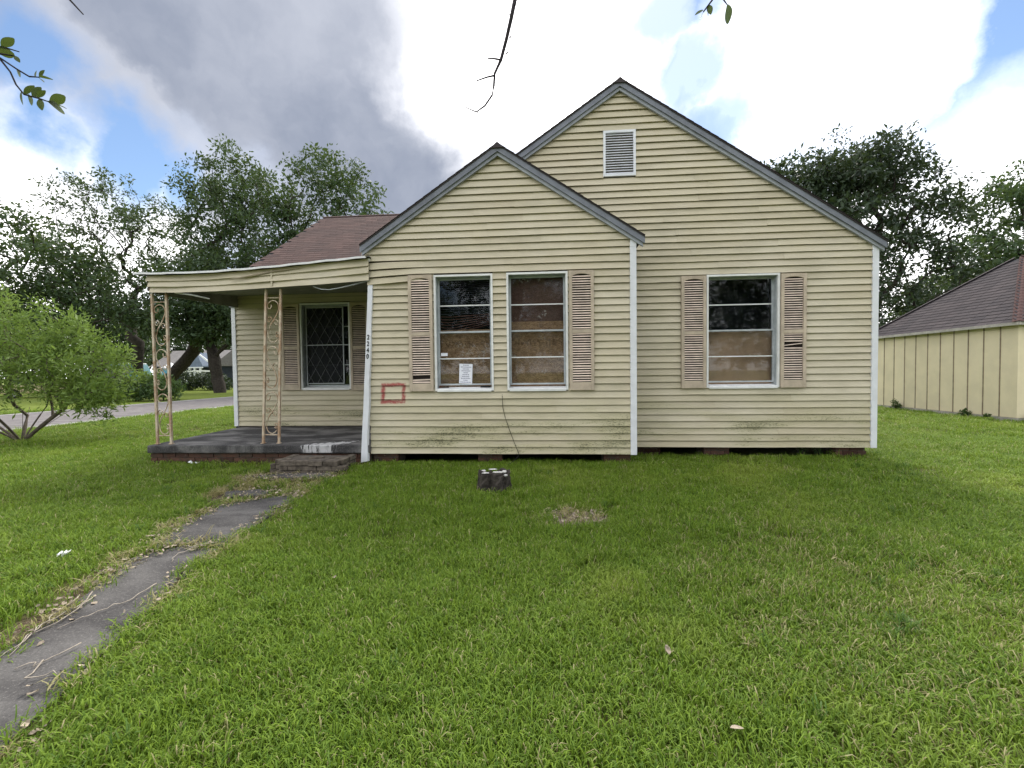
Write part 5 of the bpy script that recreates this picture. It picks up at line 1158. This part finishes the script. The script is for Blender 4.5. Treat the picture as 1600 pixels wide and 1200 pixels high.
def scatter(name, label, protos, P, rot, scl, idx):
    pc = bpy.data.collections.new(name+'_kinds')
    for o in protos: pc.objects.link(o)
    me = bpy.data.meshes.new(name); me.vertices.add(len(P)); me.vertices.foreach_set('co', np.asarray(P, np.float32).ravel())
    for nm, ty, key, arr in (('rot', 'FLOAT_VECTOR', 'vector', rot), ('scl', 'FLOAT_VECTOR', 'vector', scl), ('idx', 'INT', 'value', idx)):
        at = me.attributes.new(nm, ty, 'POINT'); at.data.foreach_set(key, np.ascontiguousarray(arr, np.int32 if ty == 'INT' else np.float32).ravel())
    o = bpy.data.objects.new(name, me); COL.objects.link(o)
    ng = bpy.data.node_groups.new(name+'_scatter', 'GeometryNodeTree'); ng.interface.new_socket('Geometry', in_out='INPUT', socket_type='NodeSocketGeometry'); ng.interface.new_socket('Geometry', in_out='OUTPUT', socket_type='NodeSocketGeometry')
    N = ng.nodes; gi, go = N.new('NodeGroupInput'), N.new('NodeGroupOutput'); iop = N.new('GeometryNodeInstanceOnPoints'); ci = N.new('GeometryNodeCollectionInfo'); ci.inputs[0].default_value = pc; ci.inputs['Separate Children'].default_value = True; ci.inputs['Reset Children'].default_value = True
    def attr(nm, ty): a = N.new('GeometryNodeInputNamedAttribute'); a.data_type = ty; a.inputs[0].default_value = nm; return a.outputs[0]
    lk = ng.links.new; lk(gi.outputs[0], iop.inputs['Points']); lk(ci.outputs[0], iop.inputs['Instance']); iop.inputs['Pick Instance'].default_value = True
    lk(attr('idx', 'INT'), iop.inputs['Instance Index']); lk(attr('scl', 'FLOAT_VECTOR'), iop.inputs['Scale'])
    e2r = N.new('FunctionNodeEulerToRotation'); lk(attr('rot', 'FLOAT_VECTOR'), e2r.inputs[0]); lk(e2r.outputs[0], iop.inputs['Rotation']); lk(iop.outputs[0], go.inputs[0])
    md = o.modifiers.new('scatter', 'NODES'); md.node_group = ng
    tag(o, label, None, kind='stuff'); return o
rg = np.random.default_rng(5)
def zone(x0, x1, y0, y1, dens):
    n = int((x1-x0)*(y1-y0)*dens); return rg.uniform(x0, x1, n), rg.uniform(y0, y1, n)
parts = []
for (x0, x1, y0, y1, r0, r1, dens) in ((-5, 5, -6.2, -1.5, 0, 3.2, 620), (-8, 8, -5.5, 1.0, 3.2, 6.5, 380), (-14, 13, -4, 8, 6.5, 12, 130), (-34, 24, -4, 24, 12, 26, 42)):
    X, Y = zone(x0, x1, y0, y1, dens); r = np.hypot(X, Y+6.13); m = (r >= r0) & (r < r1); parts.append((X[m], Y[m]))
X = np.concatenate([p[0] for p in parts]); Y = np.concatenate([p[1] for p in parts])
keep = ~blocked(X, Y)
edge = np.full(len(X), 9.); inside = np.zeros(len(X), bool)
for i, poly in enumerate(PATH):
    ins = in_poly(X, Y, poly); ed = edge_dist(X, Y, poly); inside |= ins & (ed > .012+.045*vnoise(X, Y, .13, 3)); edge = np.minimum(edge, np.where(ins, 0, ed))
keep &= ~inside
bare = ((X-.27)/.30)**2+((Y+2.26)/.22)**2 < .55+.9*vnoise(X, Y, .12, 4); keep &= ~(bare & (rg.random(len(X)) < .93))
worn = vnoise(X, Y, .35, 6)*np.exp(-(((X-2.0)/1.5)**2+((Y+3.6)/1.6)**2)); keep &= ~(rg.random(len(X)) < worn*.5)
gapn = vnoise(X, Y, .22, 8); keep &= ~(rg.random(len(X)) < np.clip((gapn-.62)*1.3, 0, .4))
pe = (edge < .26+.3*(vnoise(X, Y, .3, 9)-.5)); keep &= ~(pe & (X < -2.7) & (rg.random(len(X)) < .62)); keep &= ~((edge < .10) & (X > -2.7) & (rg.random(len(X)) < .35))
mid = (X > -3.9) & (X < -2.6) & (Y > -1.75) & (Y < -.6); keep &= ~(mid & (rg.random(len(X)) < .72))
X, Y, edge = X[keep], Y[keep], edge[keep]; n = len(X); r = np.hypot(X, Y+6.13)
tall = .82+.5*vnoise(X, Y, .5, 10)*vnoise(X, Y, .16, 11)*1.6
near_wall = ((Y > -.35) & (X > FX0) & (X < FX1)) | ((Y > .2) & (X > FX1) & (X < MX1+.1)) | (np.hypot(X+.585, Y+1.34) < .33); tall = np.where(near_wall, tall*1.08, tall)
tall *= np.where(edge < .2, .8, 1.)
wide = np.interp(r, [0, 4, 8, 14, 26], [1, 1.1, 1.45, 2.1, 3.2]); scl = np.stack([wide, wide, tall*np.interp(r, [0, 6, 12, 26], [1, 1.05, 1.1, 1.2])], 1)*rg.uniform(.8, 1.2, (n, 1))
rot = np.stack([rg.normal(0, .12, n), rg.normal(0, .12, n), rg.uniform(0, 6.28, n)], 1)
scatter('grass', 'short green lawn grass with blades of mixed lengths', [clump(200+i, 36, .08, .045+.005*(i % 4), .0040+.0006*(i % 3), 1.1) for i in range(8)], np.stack([X, Y, np.zeros(n)], 1), rot, scl, rg.integers(0, 8, n))
# taller dark tufts and flat broad-leaved weeds break up the turf
X, Y = zone(-6, 6, -5.4, 1.0, 5); k = ~blocked(X, Y) & (rg.random(len(X)) < .25+.9*(vnoise(X, Y, .9, 41) > .55)); X, Y = X[k], Y[k]
X = np.append(X, rg.normal(1.79, .07, 10)); Y = np.append(Y, rg.normal(-3.87, .06, 10)); ok = ~blocked(X, Y)
for poly in PATH: ok &= ~in_poly(X, Y, poly)
X, Y = X[ok], Y[ok]; n = len(X)
scatter('grass_tufts', 'coarser dark green grass tufts standing up in the lawn', [clump(500+i, 16, .035, .085, .006, .9, 'tuft_clump', 'tuft') for i in range(4)], np.stack([X, Y, np.zeros(n)], 1), np.stack([rg.normal(0, .15, n), rg.normal(0, .15, n), rg.uniform(0, 6.28, n)], 1), rg.uniform(.6, 1.15, (n, 1))*np.ones((n, 3)), rg.integers(0, 4, n))
# straw along the path edges and worn spots
X, Y = zone(-4.6, -1.4, -6.5, -.5, 900); ed = np.full(len(X), 9.); ins = np.zeros(len(X), bool)
for poly in PATH: ii = in_poly(X, Y, poly); e_ = edge_dist(X, Y, poly); ins |= ii & (e_ > .03); ed = np.minimum(ed, e_)
cl = vnoise(X, Y, .16, 21); pr_ = np.clip(1-ed/.20, 0, 1)*np.clip((cl-.25)*1.6, 0, 1)*np.where(X < -2.62, .5, .3); mid = (X > -3.9) & (X < -2.7) & (Y > -1.75) & (Y < -.6); pr_ = np.maximum(pr_, mid*.35*cl)
k1 = (rg.random(len(X)) < pr_) & ~ins & ~blocked(X, Y); Xs, Ys = [X[k1]], [Y[k1]]
X, Y = zone(.9, 3.4, -4.9, -2.2, 120); k2 = rg.random(len(X)) < .30*vnoise(X, Y, .3, 6)*np.exp(-(((X-2.0)/1.2)**2+((Y+3.6)/1.2)**2)); Xs.append(X[k2]); Ys.append(Y[k2])
X, Y = zone(-.1, .65, -2.6, -1.95, 260); k3 = (((X-.27)/.34)**2+((Y+2.26)/.26)**2 < 1) & (rg.random(len(X)) < .5); Xs.append(X[k3]); Ys.append(Y[k3])
X, Y = np.concatenate(Xs), np.concatenate(Ys); n = len(X)
scatter('dry_grass', 'dead straw-coloured grass tufts along the path edges', [clump(300+i, 20, .07, .075, .0055, 1.5, 'dry_clump', 'straw', .42) for i in range(5)], np.stack([X, Y, np.full(n, .012)], 1), np.stack([rg.normal(0, .25, n), rg.normal(0, .25, n), rg.uniform(0, 6.28, n)], 1), rg.uniform(.6, 1.25, (n, 1))*np.ones((n, 3)), rg.integers(0, 5, n))
# leaf crumbs and chips
def chip(seed):
    r = np.random.default_rng(seed); v = np.array([(-.5, -.2, 0), (0, -.32, .08), (.5, -.1, 0), (.45, .25, .1), (0, .3, 0), (-.45, .2, .12)])+r.normal(0, .08, (6, 3)); me = make_mesh('leaf_chip', v, [(0, 1, 4, 5), (1, 2, 3, 4)], M['litter']); return bpy.data.objects.new('leaf_chip', me)
X, Y = zone(-4.6, -1.4, -6.5, -.5, 1700); ed = np.full(len(X), 9.)
for poly in PATH: ed = np.minimum(ed, edge_dist(X, Y, poly))
cl = vnoise(X, Y, .14, 31); k1 = rg.random(len(X)) < np.clip(1-ed/.17, 0, 1)*np.clip((cl-.30)*2, 0, 1)*np.where(X < -2.62-.36*(Y+3)*0, .9, .4); Xs, Ys = [X[k1]], [Y[k1]]
X, Y = zone(-.1, .65, -2.6, -1.95, 1500); k3 = (((X-.27)/.29)**2+((Y+2.26)/.21)**2 < .5+vnoise(X, Y, .1, 4)) & (rg.random(len(X)) < .8); Xs.append(X[k3]); Ys.append(Y[k3])
X, Y = zone(-3.9, -2.7, -1.7, -.62, 260); k4 = rg.random(len(X)) < vnoise(X, Y, .2, 33)*.8; Xs.append(X[k4]); Ys.append(Y[k4])
X, Y = np.concatenate(Xs), np.concatenate(Ys); n = len(X)
scatter('leaf_litter', 'brown leaf crumbs and chips along the path and on the bare patch', [chip(400+i) for i in range(5)], np.stack([X, Y, .016+.03*rg.random(n)], 1), np.stack([rg.normal(0, .5, n), rg.normal(0, .4, n), rg.uniform(0, 6.28, n)], 1), rg.uniform(.010, .036, (n, 1))*np.ones((n, 3)), rg.integers(0, 5, n))
